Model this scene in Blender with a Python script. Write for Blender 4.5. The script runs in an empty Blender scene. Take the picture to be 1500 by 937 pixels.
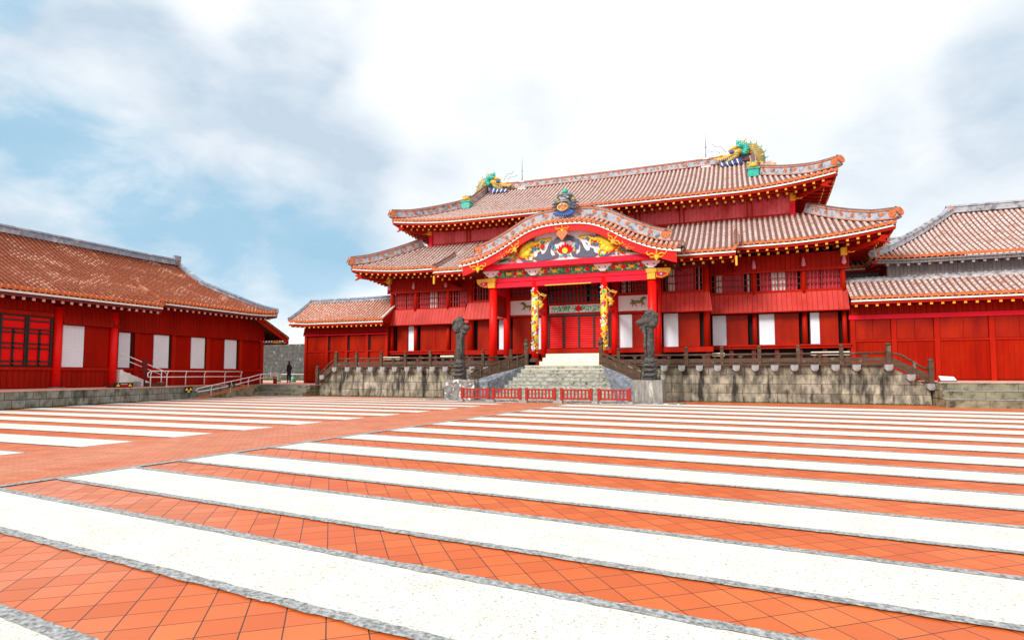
import bpy, math, random
from mathutils import Vector, Matrix
R=math.radians; PI=math.pi
rnd=random.Random(7)
S=bpy.context.scene
COL=S.collection
# ------------------------------------------------------------------ camera
cam=bpy.data.objects.new('camera',bpy.data.cameras.new('camera')); COL.objects.link(cam); S.camera=cam
cam.data.sensor_width=36; cam.data.lens=36*862/1500.
cam.data.shift_y=26.8/1500
cam.data.clip_start=.05; cam.data.clip_end=6000
cam.location=(0,0,1.45); cam.rotation_euler=(R(93.5),0,R(20.913))
# ------------------------------------------------------------------ light
SUN_EL=R(34); SUN_AZ=R(205)      # compass-like, measured from +Y clockwise
S.render.engine='CYCLES'
S.view_settings.view_transform='Standard'; S.view_settings.look='None'
S.view_settings.exposure=0.17; S.view_settings.gamma=1
w=bpy.data.worlds.new('World'); S.world=w; w.use_nodes=True
def world():
    nt=w.node_tree; n=nt.nodes; L=nt.links; n.clear()
    out=n.new('ShaderNodeOutputWorld'); bg=n.new('ShaderNodeBackground'); bg.inputs[1].default_value=.1
    L.new(bg.outputs[0],out.inputs[0])
    sky=n.new('ShaderNodeTexSky'); sky.sky_type='NISHITA'; sky.sun_disc=False
    sky.sun_elevation=SUN_EL; sky.sun_rotation=SUN_AZ; sky.air_density=1.0; sky.dust_density=.6; sky.ozone_density=1.6
    tc=n.new('ShaderNodeTexCoord')
    def math_(op,a,b=None,clamp=False):
        m=n.new('ShaderNodeMath'); m.operation=op; m.use_clamp=clamp
        for i,x in enumerate((a,b)):
            if x is None: continue
            if isinstance(x,(int,float)): m.inputs[i].default_value=x
            else: L.new(x,m.inputs[i])
        return m.outputs[0]
    def noise(sc,det,rough,src,dist=0):
        t=n.new('ShaderNodeTexNoise'); t.inputs['Scale'].default_value=sc; t.inputs['Detail'].default_value=det
        t.inputs['Roughness'].default_value=rough; t.inputs['Distortion'].default_value=dist
        L.new(src,t.inputs['Vector']); return t
    mp=n.new('ShaderNodeMapping'); mp.inputs['Scale'].default_value=(1,1,1.9); L.new(tc.outputs['Generated'],mp.inputs[0])
    n1=noise(3.1,7,.55,mp.outputs[0],.15); n2=noise(1.6,4,.5,mp.outputs[0]); 
    # warped direction for the openings in the cloud
    wv=n.new('ShaderNodeVectorMath'); wv.operation='MULTIPLY_ADD'
    L.new(n1.outputs['Color'],wv.inputs[0]); wv.inputs[1].default_value=(.15,.15,.15); L.new(tc.outputs['Generated'],wv.inputs[2])
    sb=n.new('ShaderNodeVectorMath'); sb.operation='SUBTRACT'; L.new(wv.outputs[0],sb.inputs[0]); sb.inputs[1].default_value=(.075,.075,.075)
    nrm=n.new('ShaderNodeVectorMath'); nrm.operation='NORMALIZE'; L.new(sb.outputs[0],nrm.inputs[0])
    def blobs(T):
        tot=None
        for (d,r0,r1,amt) in T:
            dt=n.new('ShaderNodeVectorMath'); dt.operation='DOT_PRODUCT'; L.new(nrm.outputs[0],dt.inputs[0]); dt.inputs[1].default_value=d
            mr=n.new('ShaderNodeMapRange'); mr.interpolation_type='SMOOTHSTEP'
            mr.inputs[1].default_value=math.cos(R(r1)); mr.inputs[2].default_value=math.cos(R(r0))
            mr.inputs[3].default_value=0; mr.inputs[4].default_value=amt
            L.new(dt.outputs['Value'],mr.inputs[0])
            tot=mr.outputs[0] if tot is None else math_('ADD',tot,mr.outputs[0])
        return tot
    n4=noise(7.5,8,.6,mp.outputs[0],.4); det=math_('ADD',math_('MULTIPLY',math_('SUBTRACT',n1.outputs[0],.5),2.6),math_('MULTIPLY',math_('SUBTRACT',n4.outputs[0],.5),1.3))
    det2=math_('MULTIPLY',math_('SUBTRACT',n2.outputs[0],.5),1.2)
    tb=math_('MULTIPLY',blobs(SKY_HOLES),.95); blue=math_('MULTIPLY',tb,math_('ADD',.9,math_('ADD',math_('MULTIPLY',det,1.3),det2)),True)
    blue=math_('MULTIPLY',blue,.66)
    tg=math_('MINIMUM',math_('MULTIPLY',blobs(SKY_GREY),.62),.8); grey=math_('ADD',math_('MULTIPLY',tg,.95),math_('MULTIPLY',math_('ADD',math_('MULTIPLY',det,.75),det2),math_('ADD',tg,.10)),True)
    white=n.new('ShaderNodeMixRGB'); white.inputs[1].default_value=(9.9,10.0,10.1,1); white.inputs[2].default_value=(4.7,5.9,7.1,1); L.new(math_('MULTIPLY',grey,.9),white.inputs[0])
    tint=n.new('ShaderNodeMixRGB'); tint.blend_type='MIX'; tint.inputs[0].default_value=.75
    L.new(sky.outputs[0],tint.inputs[1]); tint.inputs[2].default_value=(2.5,5.8,8.1,1)
    mx=n.new('ShaderNodeMixRGB'); L.new(blue,mx.inputs[0]); L.new(white.outputs[0],mx.inputs[1]); L.new(tint.outputs[0],mx.inputs[2])
    L.new(mx.outputs[0],bg.inputs[0])
SKY_HOLES=[]; SKY_GREY=[]
def pixdir(x,y):
    F=862.; P=R(3.5); yaw=R(20.913); CY=495.3
    f=Vector((-math.sin(yaw)*math.cos(P),math.cos(yaw)*math.cos(P),math.sin(P))); r=Vector((math.cos(yaw),math.sin(yaw),0)); u=r.cross(f)
    return tuple((f*F+r*(x-750)-u*(y-CY)).normalized())
for x,y,r0,r1,a in [(50,215,1,7,.8),(150,238,1,7,.8),(110,310,1,6,.25),(240,332,1,8,.75),(390,360,1,9,.85),(500,350,1,7,.6),(12,0,0,3.2,.9)]:
    SKY_HOLES.append((pixdir(x,y),r0,r1,a))
for x,y,r0,r1,a in [(468,50,2,6,.95),(205,100,2,8,.7),(430,210,3,10,.85),(560,290,3,9,.75),(720,210,2,8,.45),(120,250,2,16,.8),(350,330,2,14,.85),(1200,165,2,8,.55),(1350,255,2,9,.6),(1490,120,1,7,.7),(820,150,1,5,.3),(300,190,2,12,.5),(-300,200,4,25,.6),(1900,200,4,25,.5)]:
    SKY_GREY.append((pixdir(x,y),r0,r1,a))
world()
sl=bpy.data.lights.new('sun','SUN'); sl.energy=3.2; sl.angle=R(20); sl.color=(1,.96,.9)
so=bpy.data.objects.new('sun',sl); COL.objects.link(so)
sd=Vector((math.sin(SUN_AZ)*math.cos(SUN_EL),math.cos(SUN_AZ)*math.cos(SUN_EL),math.sin(SUN_EL)))
so.rotation_euler=(-sd).to_track_quat('-Z','Y').to_euler(); so.location=(0,0,60)
# ------------------------------------------------------------------ materials
def pm(name,c1,c2=None,scale=(1,1,1),nscale=2.,detail=6,rough=.6,spec=.4,lines=(),bump=0,bscale=None,thr=(.35,.65),
       c3=None,s3=(1,1,1),n3=1.,t3=(.5,.7),metal=0,brick=None,uv=None,rot=0,coat=0):
    m=bpy.data.materials.new(name); m.use_nodes=True; nt=m.node_tree; n=nt.nodes; L=nt.links
    b=n['Principled BSDF']; b.inputs['Roughness'].default_value=rough; b.inputs['Specular IOR Level'].default_value=spec
    b.inputs['Metallic'].default_value=metal
    if coat: b.inputs['Coat Weight'].default_value=coat; b.inputs['Coat Roughness'].default_value=.15
    tc=n.new('ShaderNodeTexCoord'); co=tc.outputs['Object']
    def MP(sc,src=co,rz=0):
        q=n.new('ShaderNodeMapping'); q.inputs['Scale'].default_value=sc; q.inputs['Rotation'].default_value=(0,0,rz); L.new(src,q.inputs[0]); return q.outputs[0]
    def NZ(v,sc,dt=detail):
        t=n.new('ShaderNodeTexNoise'); t.inputs['Scale'].default_value=sc; t.inputs['Detail'].default_value=dt; t.inputs['Roughness'].default_value=.6; L.new(v,t.inputs[0]); return t.outputs[0]
    def RG(v,a,bb,lo=0,hi=1):
        t=n.new('ShaderNodeMapRange'); t.inputs[1].default_value=a; t.inputs[2].default_value=bb; t.inputs[3].default_value=lo; t.inputs[4].default_value=hi; L.new(v,t.inputs[0]); return t.outputs[0]
    def MX(f,a,bb,mode='MIX'):
        t=n.new('ShaderNodeMixRGB'); t.blend_type=mode
        for i,x in enumerate((f,a,bb)):
            if isinstance(x,(int,float)): t.inputs[i].default_value=x
            elif isinstance(x,tuple): t.inputs[i].default_value=x if len(x)==4 else (*x,1)
            else: L.new(x,t.inputs[i])
        return t.outputs[0]
    def MA(op,a,bb=None):
        t=n.new('ShaderNodeMath'); t.operation=op
        for i,x in enumerate((a,bb)):
            if x is None: continue
            if isinstance(x,(int,float)): t.inputs[i].default_value=x
            else: L.new(x,t.inputs[i])
        return t.outputs[0]
    c2=c2 or tuple(x*.75 for x in c1)
    nz=NZ(MP(scale),nscale)
    col=MX(RG(nz,*thr),tuple(c1),tuple(c2))
    h=nz
    if c3:
        col=MX(RG(NZ(MP(s3),n3),*t3),col,tuple(c3))
    if brick:   # dict(axes,w,h,mortar,mcol,off,rot,c1,c2)
        bt=n.new('ShaderNodeTexBrick'); bt.offset=brick.get('off',.5); bt.squash=1
        sx=n.new('ShaderNodeSeparateXYZ'); L.new(co,sx.inputs[0]); cb=n.new('ShaderNodeCombineXYZ')
        ax=brick.get('axes','XY'); L.new(sx.outputs[ax[0]],cb.inputs[0]); L.new(sx.outputs[ax[1]],cb.inputs[1])
        v=MP((1,1,1),cb.outputs[0],brick.get('rot',0)); L.new(v,bt.inputs[0])
        bt.inputs['Scale'].default_value=1; bt.inputs['Mortar Size'].default_value=brick['mortar']; bt.inputs['Mortar Smooth'].default_value=.2
        bt.inputs['Brick Width'].default_value=brick['w']; bt.inputs['Row Height'].default_value=brick['h']
        bt.inputs['Color1'].default_value=(1,1,1,1); bt.inputs['Color2'].default_value=(*brick.get('var',(.75,.75,.75)),1); bt.inputs['Mortar'].default_value=(1,1,1,1)
        col=MX(1,col,bt.outputs['Color'],'MULTIPLY')
        col=MX(MA('MULTIPLY',bt.outputs['Fac'],brick.get('mf',1.)),col,brick['mcol'])
        h=MA('SUBTRACT',h,MA('MULTIPLY',bt.outputs['Fac'],brick.get('mb',1.5)))
    for ln in lines:  # (axis, period, width, color, depth)
        src=co if ln[0] in 'XYZ' else tc.outputs['UV']
        sx=n.new('ShaderNodeSeparateXYZ'); L.new(src,sx.inputs[0]); o=sx.outputs[{'U':'X','V':'Y'}.get(ln[0],ln[0])]
        fr=MA('FRACT',MA('DIVIDE',MA('ADD',o,500*ln[1]),ln[1])); mk=MA('LESS_THAN',fr,ln[2]/ln[1])
        if len(ln)>5: mk=MA('MULTIPLY',mk,RG(NZ(MP((1,1,1)),ln[5],3),.54,.62))
        col=MX(mk,col,tuple(ln[3])); h=MA('SUBTRACT',h,MA('MULTIPLY',mk,ln[4]))
    L.new(col,b.inputs['Base Color'])
    if bump:
        bp=n.new('ShaderNodeBump'); bp.inputs['Strength'].default_value=bump; bp.inputs['Distance'].default_value=.02; L.new(h,bp.inputs['Height']); L.new(bp.outputs[0],b.inputs['Normal'])
    return m
K={}
K['wall']=pm('red_boards',(.34,.009,.001),(.25,.006,.001),(1,1,.15),2.5,rough=.6,spec=.05,lines=[('X',.24,.012,(.16,.005,.002),.4)],bump=.15,c3=(.40,.017,.002),s3=(1,1,.6),n3=.5,t3=(.45,.75))
K['wallY']=pm('red_boards_side',(.36,.008,.002),(.27,.006,.001),(1,1,.15),2.5,rough=.5,spec=.08,lines=[('Y',.24,.022,(.08,.003,.002),.6)],bump=.15)
K['skirt']=pm('faded_red_boards',(.60,.050,.036),(.50,.030,.022),(1,1,.2),3,rough=.55,spec=.2,lines=[('X',.27,.035,(.25,.012,.010),.8)],bump=.2,c3=(.42,.018,.007),s3=(1,1,.7),n3=.45,t3=(.5,.68))
K['frieze']=pm('dark_red_boards',(.38,.011,.003),(.28,.007,.002),(1,1,.2),3,rough=.55,spec=.08,lines=[('X',.27,.03,(.11,.004,.003),.8)],bump=.2)
K['upper']=pm('rose_red_boards',(.82,.15,.17),(.72,.10,.115),(1,1,.25),2,rough=.6,spec=.2,lines=[('X',.27,.02,(.42,.04,.045),.5)],bump=.15,c3=(.42,.03,.03),s3=(1,1,.5),n3=.8,t3=(.54,.72))
K['door']=pm('red_lacquer_panel',(.38,.016,.001),(.24,.006,.001),(1,1,.3),1.2,rough=.35,spec=.12,lines=[('X',.16,.008,(.20,.007,.003),.2)],bump=.05)
K['doorY']=pm('red_lacquer_panel_side',(.38,.007,.001),(.28,.005,.001),(1,1,.3),1.2,rough=.45,spec=.08)
K['red']=pm('vermilion_paint',(.90,.008,.004),(.80,.006,.004),(1,1,.3),2,rough=.4,spec=.2)
K['rose']=pm('crimson_paint',(.85,.008,.040),(.76,.006,.028),(.4,1,1),2,rough=.45,spec=.15)
K['beamred']=pm('dull_red_timber',(.44,.013,.002),(.34,.008,.002),(1,1,.3),2,rough=.5,spec=.08)
K['bright']=pm('scarlet_panel',(.88,.006,.006),(.78,.005,.005),rough=.5,spec=.1)
K['dark']=pm('painted_opening_shade',(.012,.006,.006),(.02,.008,.008),rough=.7,spec=.2)  # near-black: shade inside openings put into the colour
K['black']=pm('black_lacquer',(.012,.010,.010),(.02,.016,.014),rough=.35)
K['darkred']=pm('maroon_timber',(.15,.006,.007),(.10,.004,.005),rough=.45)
K['curtain']=pm('pink_red_blind',(.50,.035,.07),(.36,.02,.045),(3,1,1),3,rough=.7)
K['curtw']=pm('white_blind',(.72,.72,.70),(.6,.6,.6),(3,1,1),3,rough=.8)
K['shoji']=pm('white_paper_screen',(.80,.82,.87),(.74,.77,.84),nscale=1,rough=.7,spec=.2,lines=[('X',.13,.012,(.62,.66,.78),.2),('Z',.13,.012,(.62,.66,.78),.2)])
K['shojiY']=pm('white_paper_screen_side',(.80,.82,.87),(.74,.77,.84),nscale=1,rough=.7,spec=.2,lines=[('Y',.13,.012,(.62,.66,.78),.2),('Z',.13,.012,(.62,.66,.78),.2)])
K['white']=pm('white_plaster',(.78,.77,.74),(.66,.64,.60),nscale=3,rough=.75,c3=(.45,.40,.35),s3=(1,1,1),n3=2.5,t3=(.6,.8))
K['whitep']=pm('white_paint',(.80,.80,.79),(.74,.74,.73),nscale=2,rough=.5)
K['rib']=pm('weathered_cover_tile',(.50,.30,.25),(.70,.58,.54),nscale=7,rough=.85,spec=.1,thr=(.40,.60),lines=[('V',.33,.05,(.26,.13,.10),.8)],bump=.3,c3=(.34,.12,.07),s3=(1,1,1),n3=1.6,t3=(.55,.75))
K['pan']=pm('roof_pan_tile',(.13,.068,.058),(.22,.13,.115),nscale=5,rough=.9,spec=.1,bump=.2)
K['ribL']=pm('orange_cover_tile',(.31,.082,.036),(.20,.052,.026),nscale=6,rough=.8,spec=.15,lines=[('V',.30,.05,(.13,.04,.025),.6),('V',.30,.04,(.60,.42,.34),.2,.55)],bump=.3,c3=(.52,.24,.15),n3=.9,t3=(.56,.72))
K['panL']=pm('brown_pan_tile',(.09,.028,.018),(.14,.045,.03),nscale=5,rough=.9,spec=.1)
K['ribW']=pm('orange_white_cover_tile',(.66,.26,.16),(.78,.60,.52),nscale=6,rough=.8,spec=.2,thr=(.45,.62),lines=[('V',.33,.04,(.4,.14,.07),.6)],bump=.3)
K['tend']=pm('orange_tile_end',(.66,.175,.045),(.46,.105,.03),nscale=7,rough=.65,bump=.1,c3=(.26,.07,.035),n3=3.,t3=(.54,.7))
K['ridge']=pm('bluish_ridge_plaster',(.31,.36,.44),(.45,.43,.43),nscale=3,rough=.85,bump=.3,c3=(.13,.12,.13),n3=3.2,t3=(.49,.64))
K['ridged']=pm('dark_grey_ridge_tile',(.19,.23,.30),(.32,.36,.42),nscale=4,rough=.8,bump=.3,c3=(.55,.58,.6),n3=1.8,t3=(.56,.7))
K['gold']=pm('ochre_gold_paint',(.78,.46,.035),(.62,.32,.03),nscale=6,rough=.4,spec=.5,c3=(.40,.16,.02),n3=5,t3=(.55,.7))
K['yellow']=pm('yellow_paint',(.85,.45,.02),(.80,.36,.02),nscale=4,rough=.5)
K['lemon']=pm('bright_yellow_paint',(.88,.66,.03),(.85,.5,.02),nscale=5,rough=.45,thr=(.48,.55))
K['teal']=pm('teal_glaze',(.01,.30,.24),(.02,.42,.30),nscale=6,rough=.3,spec=.6)
K['green']=pm('green_paint',(.02,.26,.07),(.02,.18,.06),nscale=5,rough=.5)
K['blue']=pm('blue_glaze',(.02,.07,.35),(.04,.12,.30),nscale=6,rough=.35,spec=.5)
K['slate']=pm('slate_blue_paint',(.085,.095,.15),(.07,.08,.12),nscale=3,rough=.6)
K['olive']=pm('olive_gold_scale',(.40,.30,.06),(.24,.2,.06),nscale=8,rough=.4,spec=.5,lines=[('Z',.16,.03,(.10,.09,.04),.7)])
K['pinkw']=pm('pale_pink_paint',(.88,.80,.80),(.85,.70,.72),nscale=1.2,rough=.6)
K['brg']=pm('bright_green_leaf_paint',(.10,.60,.28),(.02,.3,.12),nscale=6,rough=.5)
K['stonew']=pm('limestone_blocks',(.50,.455,.35),(.20,.185,.15),(1.3,1.3,.7),2.2,rough=.9,spec=.1,thr=(.36,.58),brick=dict(axes='XZ',w=.88,h=.48,mortar=.011,mcol=(.05,.045,.035),var=(.60,.60,.56),mf=.75,mb=2),bump=1.0,c3=(.05,.048,.042),s3=(1.9,1.9,.42),n3=1.3,t3=(.49,.62))
K['stoneg']=pm('grey_green_stone',(.22,.23,.20),(.33,.33,.29),nscale=3,rough=.9,spec=.1,brick=dict(axes='YZ',w=.6,h=.38,mortar=.012,mcol=(.05,.05,.04),var=(.7,.72,.66)),bump=.8,c3=(.07,.08,.06),s3=(1,1,.5),n3=2.4,t3=(.5,.68))
K['stones']=pm('mossy_step_stone',(.30,.27,.18),(.16,.15,.10),(.6,1,1),2.5,rough=.9,spec=.1,bump=.7,c3=(.07,.065,.045),s3=(1,1,1),n3=2.4,t3=(.5,.66),lines=[('X',1.3,.015,(.05,.05,.04),.5)])
K['stonestair']=pm('worn_stair_stone',(.46,.45,.37),(.26,.26,.21),(1,1,1),3.5,detail=10,rough=.9,spec=.1,bump=.5,thr=(.4,.62),c3=(.09,.095,.075),s3=(1,1,1),n3=6,t3=(.53,.66))
K['stonestreak']=pm('streaked_grey_stone',(.33,.31,.28),(.15,.135,.12),(2.5,2.5,.5),3,detail=9,rough=.85,bump=.5,c3=(.52,.48,.42),s3=(2,2,.5),n3=2,t3=(.60,.68))
K['stoneblk']=pm('mottled_block_stone',(.30,.28,.26),(.12,.11,.105),nscale=5,rough=.85,spec=.15,bump=.6,c3=(.70,.67,.62),n3=3.5,t3=(.56,.62))
K['stonedark']=pm('dark_carved_stone',(.062,.058,.054),(.12,.112,.105),nscale=6,rough=.85,spec=.2,bump=.8,c3=(.04,.04,.04),n3=5,t3=(.5,.65))
K['parapet']=pm('blue_grey_stone',(.24,.27,.31),(.10,.11,.13),nscale=6,rough=.85,bump=.5,c3=(.40,.40,.38),n3=4,t3=(.55,.7))
K['bracket']=pm('pale_bracket_stone',(.34,.34,.34),(.20,.20,.20),nscale=5,rough=.9,bump=.5)
K['wood']=pm('weathered_dark_timber',(.105,.058,.032),(.055,.032,.02),(.5,.5,2),4,rough=.7,spec=.3,bump=.4,c3=(.20,.17,.14),n3=3,t3=(.58,.72))
K['wstep']=pm('pale_limestone_step',(.72,.64,.48),(.80,.76,.66),nscale=2.5,rough=.8,bump=.2,c3=(.55,.42,.28),n3=3,t3=(.58,.75))
K['fence']=pm('red_barrier_paint',(.38,.014,.002),(.28,.009,.002),nscale=5,rough=.5)
K['metal']=pm('white_steel_tube',(.80,.78,.78),(.72,.70,.70),nscale=3,rough=.35)
K['greyw']=pm('grey_weathered_boards',(.22,.20,.21),(.15,.14,.14),(1,1,.3),3,rough=.85,lines=[('X',.2,.02,(.08,.07,.07),.5)],bump=.2)
K['darkcloth']=pm('black_uniform_cloth',(.012,.013,.02),(.02,.02,.03),nscale=6,rough=.85)
K['skin']=pm('skin',(.52,.30,.20),(.48,.27,.18),nscale=6,rough=.6)
K['hat']=pm('maroon_cap_cloth',(.22,.03,.06),(.16,.02,.04),nscale=6,rough=.8)
K['plastic']=pm('green_plastic',(.01,.30,.12),(.01,.24,.1),nscale=4,rough=.4)
K['grass']=pm('grass_green',(.09,.16,.03),(.05,.11,.02),nscale=9,rough=.9,bump=.6)
K['pinkish']=pm('pink_brick_edge',(.62,.24,.16),(.70,.42,.34),nscale=2,rough=.8)
K['ground']=pm('terracotta_paving',(.66,.125,.018),(.70,.165,.035),nscale=.35,rough=.45,spec=.45,detail=3,
    brick=dict(axes='XY',w=.232,h=.232,mortar=.0042,mcol=(.045,.018,.010),off=0,rot=R(-38),var=(.80,.68,.50),mb=.6),bump=.25,c3=(.66,.25,.16),n3=.10,t3=(.52,.66),s3=(1,1,1))
K['pathb']=pm('terracotta_path_paving',(.60,.17,.08),(.66,.25,.14),nscale=.8,rough=.62,spec=.35,
    brick=dict(axes='XY',w=.24,h=.12,mortar=.004,mcol=(.16,.07,.045),off=.5,rot=R(-42),var=(.80,.78,.74),mb=.6),bump=.25)
K['gravel']=pm('white_sand_concrete',(.74,.725,.67),(.64,.62,.56),nscale=2.2,detail=8,rough=.9,spec=.15,bump=.5,c3=(.30,.27,.21),s3=(1,1,1),n3=48,t3=(.57,.66))
K['kerb']=pm('rough_grey_edging',(.50,.52,.52),(.16,.17,.172),nscale=30,detail=9,rough=.95,spec=.1,bump=1.0,thr=(.36,.64),c3=(.50,.50,.47),n3=3,t3=(.60,.68))
K['moss']=pm('dark_moss',(.06,.10,.02),(.03,.05,.015),nscale=12,rough=1,bump=.8)
K['stonebg']=pm('far_stone_wall',(.14,.148,.14),(.07,.075,.07),nscale=2.2,rough=.95,spec=.1,brick=dict(axes='XZ',w=.7,h=.45,mortar=.02,mcol=(.05,.05,.05),var=(.8,.8,.8),mf=.4),bump=.8,c3=(.42,.43,.41),s3=(1,1,.45),n3=2.4,t3=(.60,.68))
K['pinkred']=pm('pale_rose_paint',(.66,.22,.26),(.6,.16,.2),nscale=3,rough=.5)
def painted_skin():
    m=bpy.data.materials.new('painted_column_dragon'); m.use_nodes=True; nt=m.node_tree; n=nt.nodes; L=nt.links; b=n['Principled BSDF']; b.inputs['Roughness'].default_value=.4
    tc=n.new('ShaderNodeTexCoord'); v=n.new('ShaderNodeTexVoronoi'); v.inputs['Scale'].default_value=7.5; mp=n.new('ShaderNodeMapping'); mp.inputs['Scale'].default_value=(1,1,.75); L.new(tc.outputs['Object'],mp.inputs[0])
    nz=n.new('ShaderNodeTexNoise'); nz.inputs['Scale'].default_value=6; L.new(mp.outputs[0],nz.inputs[0]); ad=n.new('ShaderNodeVectorMath'); ad.operation='MULTIPLY_ADD'; L.new(nz.outputs['Color'],ad.inputs[0]); ad.inputs[1].default_value=(.25,.25,.25); L.new(mp.outputs[0],ad.inputs[2]); L.new(ad.outputs[0],v.inputs['Vector'])
    sp=n.new('ShaderNodeSeparateColor'); L.new(v.outputs['Color'],sp.inputs[0]); cr=n.new('ShaderNodeValToRGB'); cr.color_ramp.interpolation='CONSTANT'
    E=cr.color_ramp.elements; E[0].position=0; E[0].color=(.88,.62,.03,1); E[1].position=.36; E[1].color=(.80,.42,.02,1)
    for p,c in ((.56,(.75,.02,.01,1)),(.80,(.85,.82,.80,1)),(.88,(.03,.14,.45,1)),(.94,(.03,.35,.18,1))):
        e=E.new(p); e.color=c
    L.new(sp.outputs[0],cr.inputs[0]); L.new(cr.outputs[0],b.inputs['Base Color']); return m
K['dcol']=painted_skin()
K['orangeb']=pm('orange_brown_carving',(.70,.18,.05),(.55,.12,.03),nscale=5,rough=.5)
# ------------------------------------------------------------------ mesh builder
class MB:
    def __init__(s): s.v=[]; s.f=[]; s.m=[]; s.uv={}; s.sm=[]
    def add(s,vs,fs,m=0,uvs=None,smooth=False):
        o=len(s.v); s.v+= [tuple(p) for p in vs]
        for i,f in enumerate(fs):
            if uvs: s.uv[len(s.f)]=[uvs[k] for k in f]
            s.f.append(tuple(k+o for k in f)); s.m.append(m); s.sm.append(smooth)
        return s
    def box(s,x0,x1,y0,y1,z0,z1,m=0):
        return s.add([(x0,y0,z0),(x1,y0,z0),(x1,y1,z0),(x0,y1,z0),(x0,y0,z1),(x1,y0,z1),(x1,y1,z1),(x0,y1,z1)],
            [(0,3,2,1),(4,5,6,7),(0,1,5,4),(1,2,6,5),(2,3,7,6),(3,0,4,7)],m)
    def hexa(s,P,m=0):  # 8 points bottom4 (ccw) top4
        return s.add(P,[(0,3,2,1),(4,5,6,7),(0,1,5,4),(1,2,6,5),(2,3,7,6),(3,0,4,7)],m)
    def beam(s,p0,p1,w,h,m=0,up=(0,0,1)):
        p0=Vector(p0); p1=Vector(p1); d=(p1-p0).normalized(); u=Vector(up); r=d.cross(u)
        if r.length<1e-4: r=Vector((1,0,0))
        r.normalize(); u=r.cross(d); a=r*w/2; b=u*h/2
        return s.hexa([p0-a-b,p0+a-b,p1+a-b,p1-a-b,p0-a+b,p0+a+b,p1+a+b,p1-a+b],m)
    def sweep(s,path,sec,m=0,closed=True,up=Vector((0,0,1)),caps=True,smooth=False,scales=None):
        P=[Vector(p) for p in path]; n=len(sec); vs=[]
        for i,p in enumerate(P):
            d=(P[min(i+1,len(P)-1)]-P[max(i-1,0)]).normalized(); r=d.cross(up)
            if r.length<1e-4: r=Vector((1,0,0))
            r.normalize(); u=r.cross(d); k=scales[i] if scales else 1
            for a,b in sec: vs.append(p+r*a*k+u*b*k)
        fs=[]
        for i in range(len(P)-1):
            for j in range(n if closed else n-1):
                k=(j+1)%n; fs.append((i*n+j,i*n+k,(i+1)*n+k,(i+1)*n+j))
        s.add(vs,fs,m,smooth=smooth)
        if caps and closed:
            o=len(s.v)-len(vs)
            s.f.append(tuple(o+j for j in range(n))[::-1]); s.m.append(m); s.sm.append(False)
            s.f.append(tuple(o+(len(P)-1)*n+j for j in range(n))); s.m.append(m); s.sm.append(False)
        return s
    def tube(s,path,r,n=8,m=0,up=(0,0,1)):
        rr=r if isinstance(r,(list,tuple)) else [r]*len(path)
        sec=[(math.cos(2*PI*i/n),math.sin(2*PI*i/n)) for i in range(n)]
        return s.sweep(path,sec,m,True,Vector(up),True,True,rr)
    def cyl(s,x,y,z0,z1,r,n=16,m=0,r1=None):
        return s.tube([(x,y,z0),(x,y,z1)],[r,r if r1 is None else r1],n,m,up=(0,1,0))
    def ell(s,c,r,m=0,nu=10,nv=7,rot=None):
        vs=[];fs=[]
        for j in range(nv+1):
            t=PI*j/nv
            for i in range(nu):
                a=2*PI*i/nu; p=Vector((r[0]*math.sin(t)*math.cos(a),r[1]*math.sin(t)*math.sin(a),r[2]*math.cos(t)))
                if rot: p=rot@p
                vs.append(Vector(c)+p)
        for j in range(nv):
            for i in range(nu):
                k=(i+1)%nu; fs.append((j*nu+i,(j+1)*nu+i,(j+1)*nu+k,j*nu+k))
        return s.add(vs,fs,m,smooth=True)
    def prism(s,pts,y0,y1,m=0,ax='Y'):  # polygon in XZ extruded along Y (or YZ along X, XY along Z)
        n=len(pts); f={'Y':lambda a,b,c:(a,c,b),'X':lambda a,b,c:(c,a,b),'Z':lambda a,b,c:(a,b,c)}[ax]
        vs=[f(a,b,y0) for a,b in pts]+[f(a,b,y1) for a,b in pts]
        fs=[tuple(range(n)),tuple(range(n,2*n))[::-1]]+[(i,i+n,(i+1)%n+n,(i+1)%n) for i in range(n)]
        return s.add(vs,fs,m)
    def disc(s,x,z,r,y0,y1,m=0,n=10,sx=1): return s.prism([(x+sx*r*math.cos(2*PI*i/n),z+r*math.sin(2*PI*i/n)) for i in range(n)],y0,y1,m)
    def grid(s,fn,nu,nv,m=0,smooth=True,uv=None):
        vs=[fn(i/nu,j/nv) for j in range(nv+1) for i in range(nu+1)]
        fs=[(j*(nu+1)+i,j*(nu+1)+i+1,(j+1)*(nu+1)+i+1,(j+1)*(nu+1)+i) for j in range(nv) for i in range(nu)]
        return s.add(vs,fs,m,smooth=smooth)
    def build(s,name,mats,parent=None,origin=None):
        if not isinstance(mats,(list,tuple)): mats=[mats]
        o=Vector(origin) if origin is not None else (Vector(parent['org']) if parent and 'org' in parent.keys() else Vector((0,0,0)))
        me=bpy.data.meshes.new(name); me.from_pydata([(a-o.x,b-o.y,c-o.z) for a,b,c in s.v],[],s.f)
        for k in mats: me.materials.append(K[k] if isinstance(k,str) else k)
        me.polygons.foreach_set('material_index',s.m); me.polygons.foreach_set('use_smooth',s.sm)
        if s.uv:
            ul=me.uv_layers.new(name='UVMap')
            for fi,us in s.uv.items():
                p=me.polygons[fi]
                for k,li in enumerate(p.loop_indices): ul.data[li].uv=us[k]
        me.validate(); me.update()
        ob=bpy.data.objects.new(name,me); COL.objects.link(ob)
        if parent: ob.parent=parent; ORG[ob.name]=o
        else: ob.location=o; ORG[ob.name]=o
        return ob
ORG={}
_b=MB.build
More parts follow.
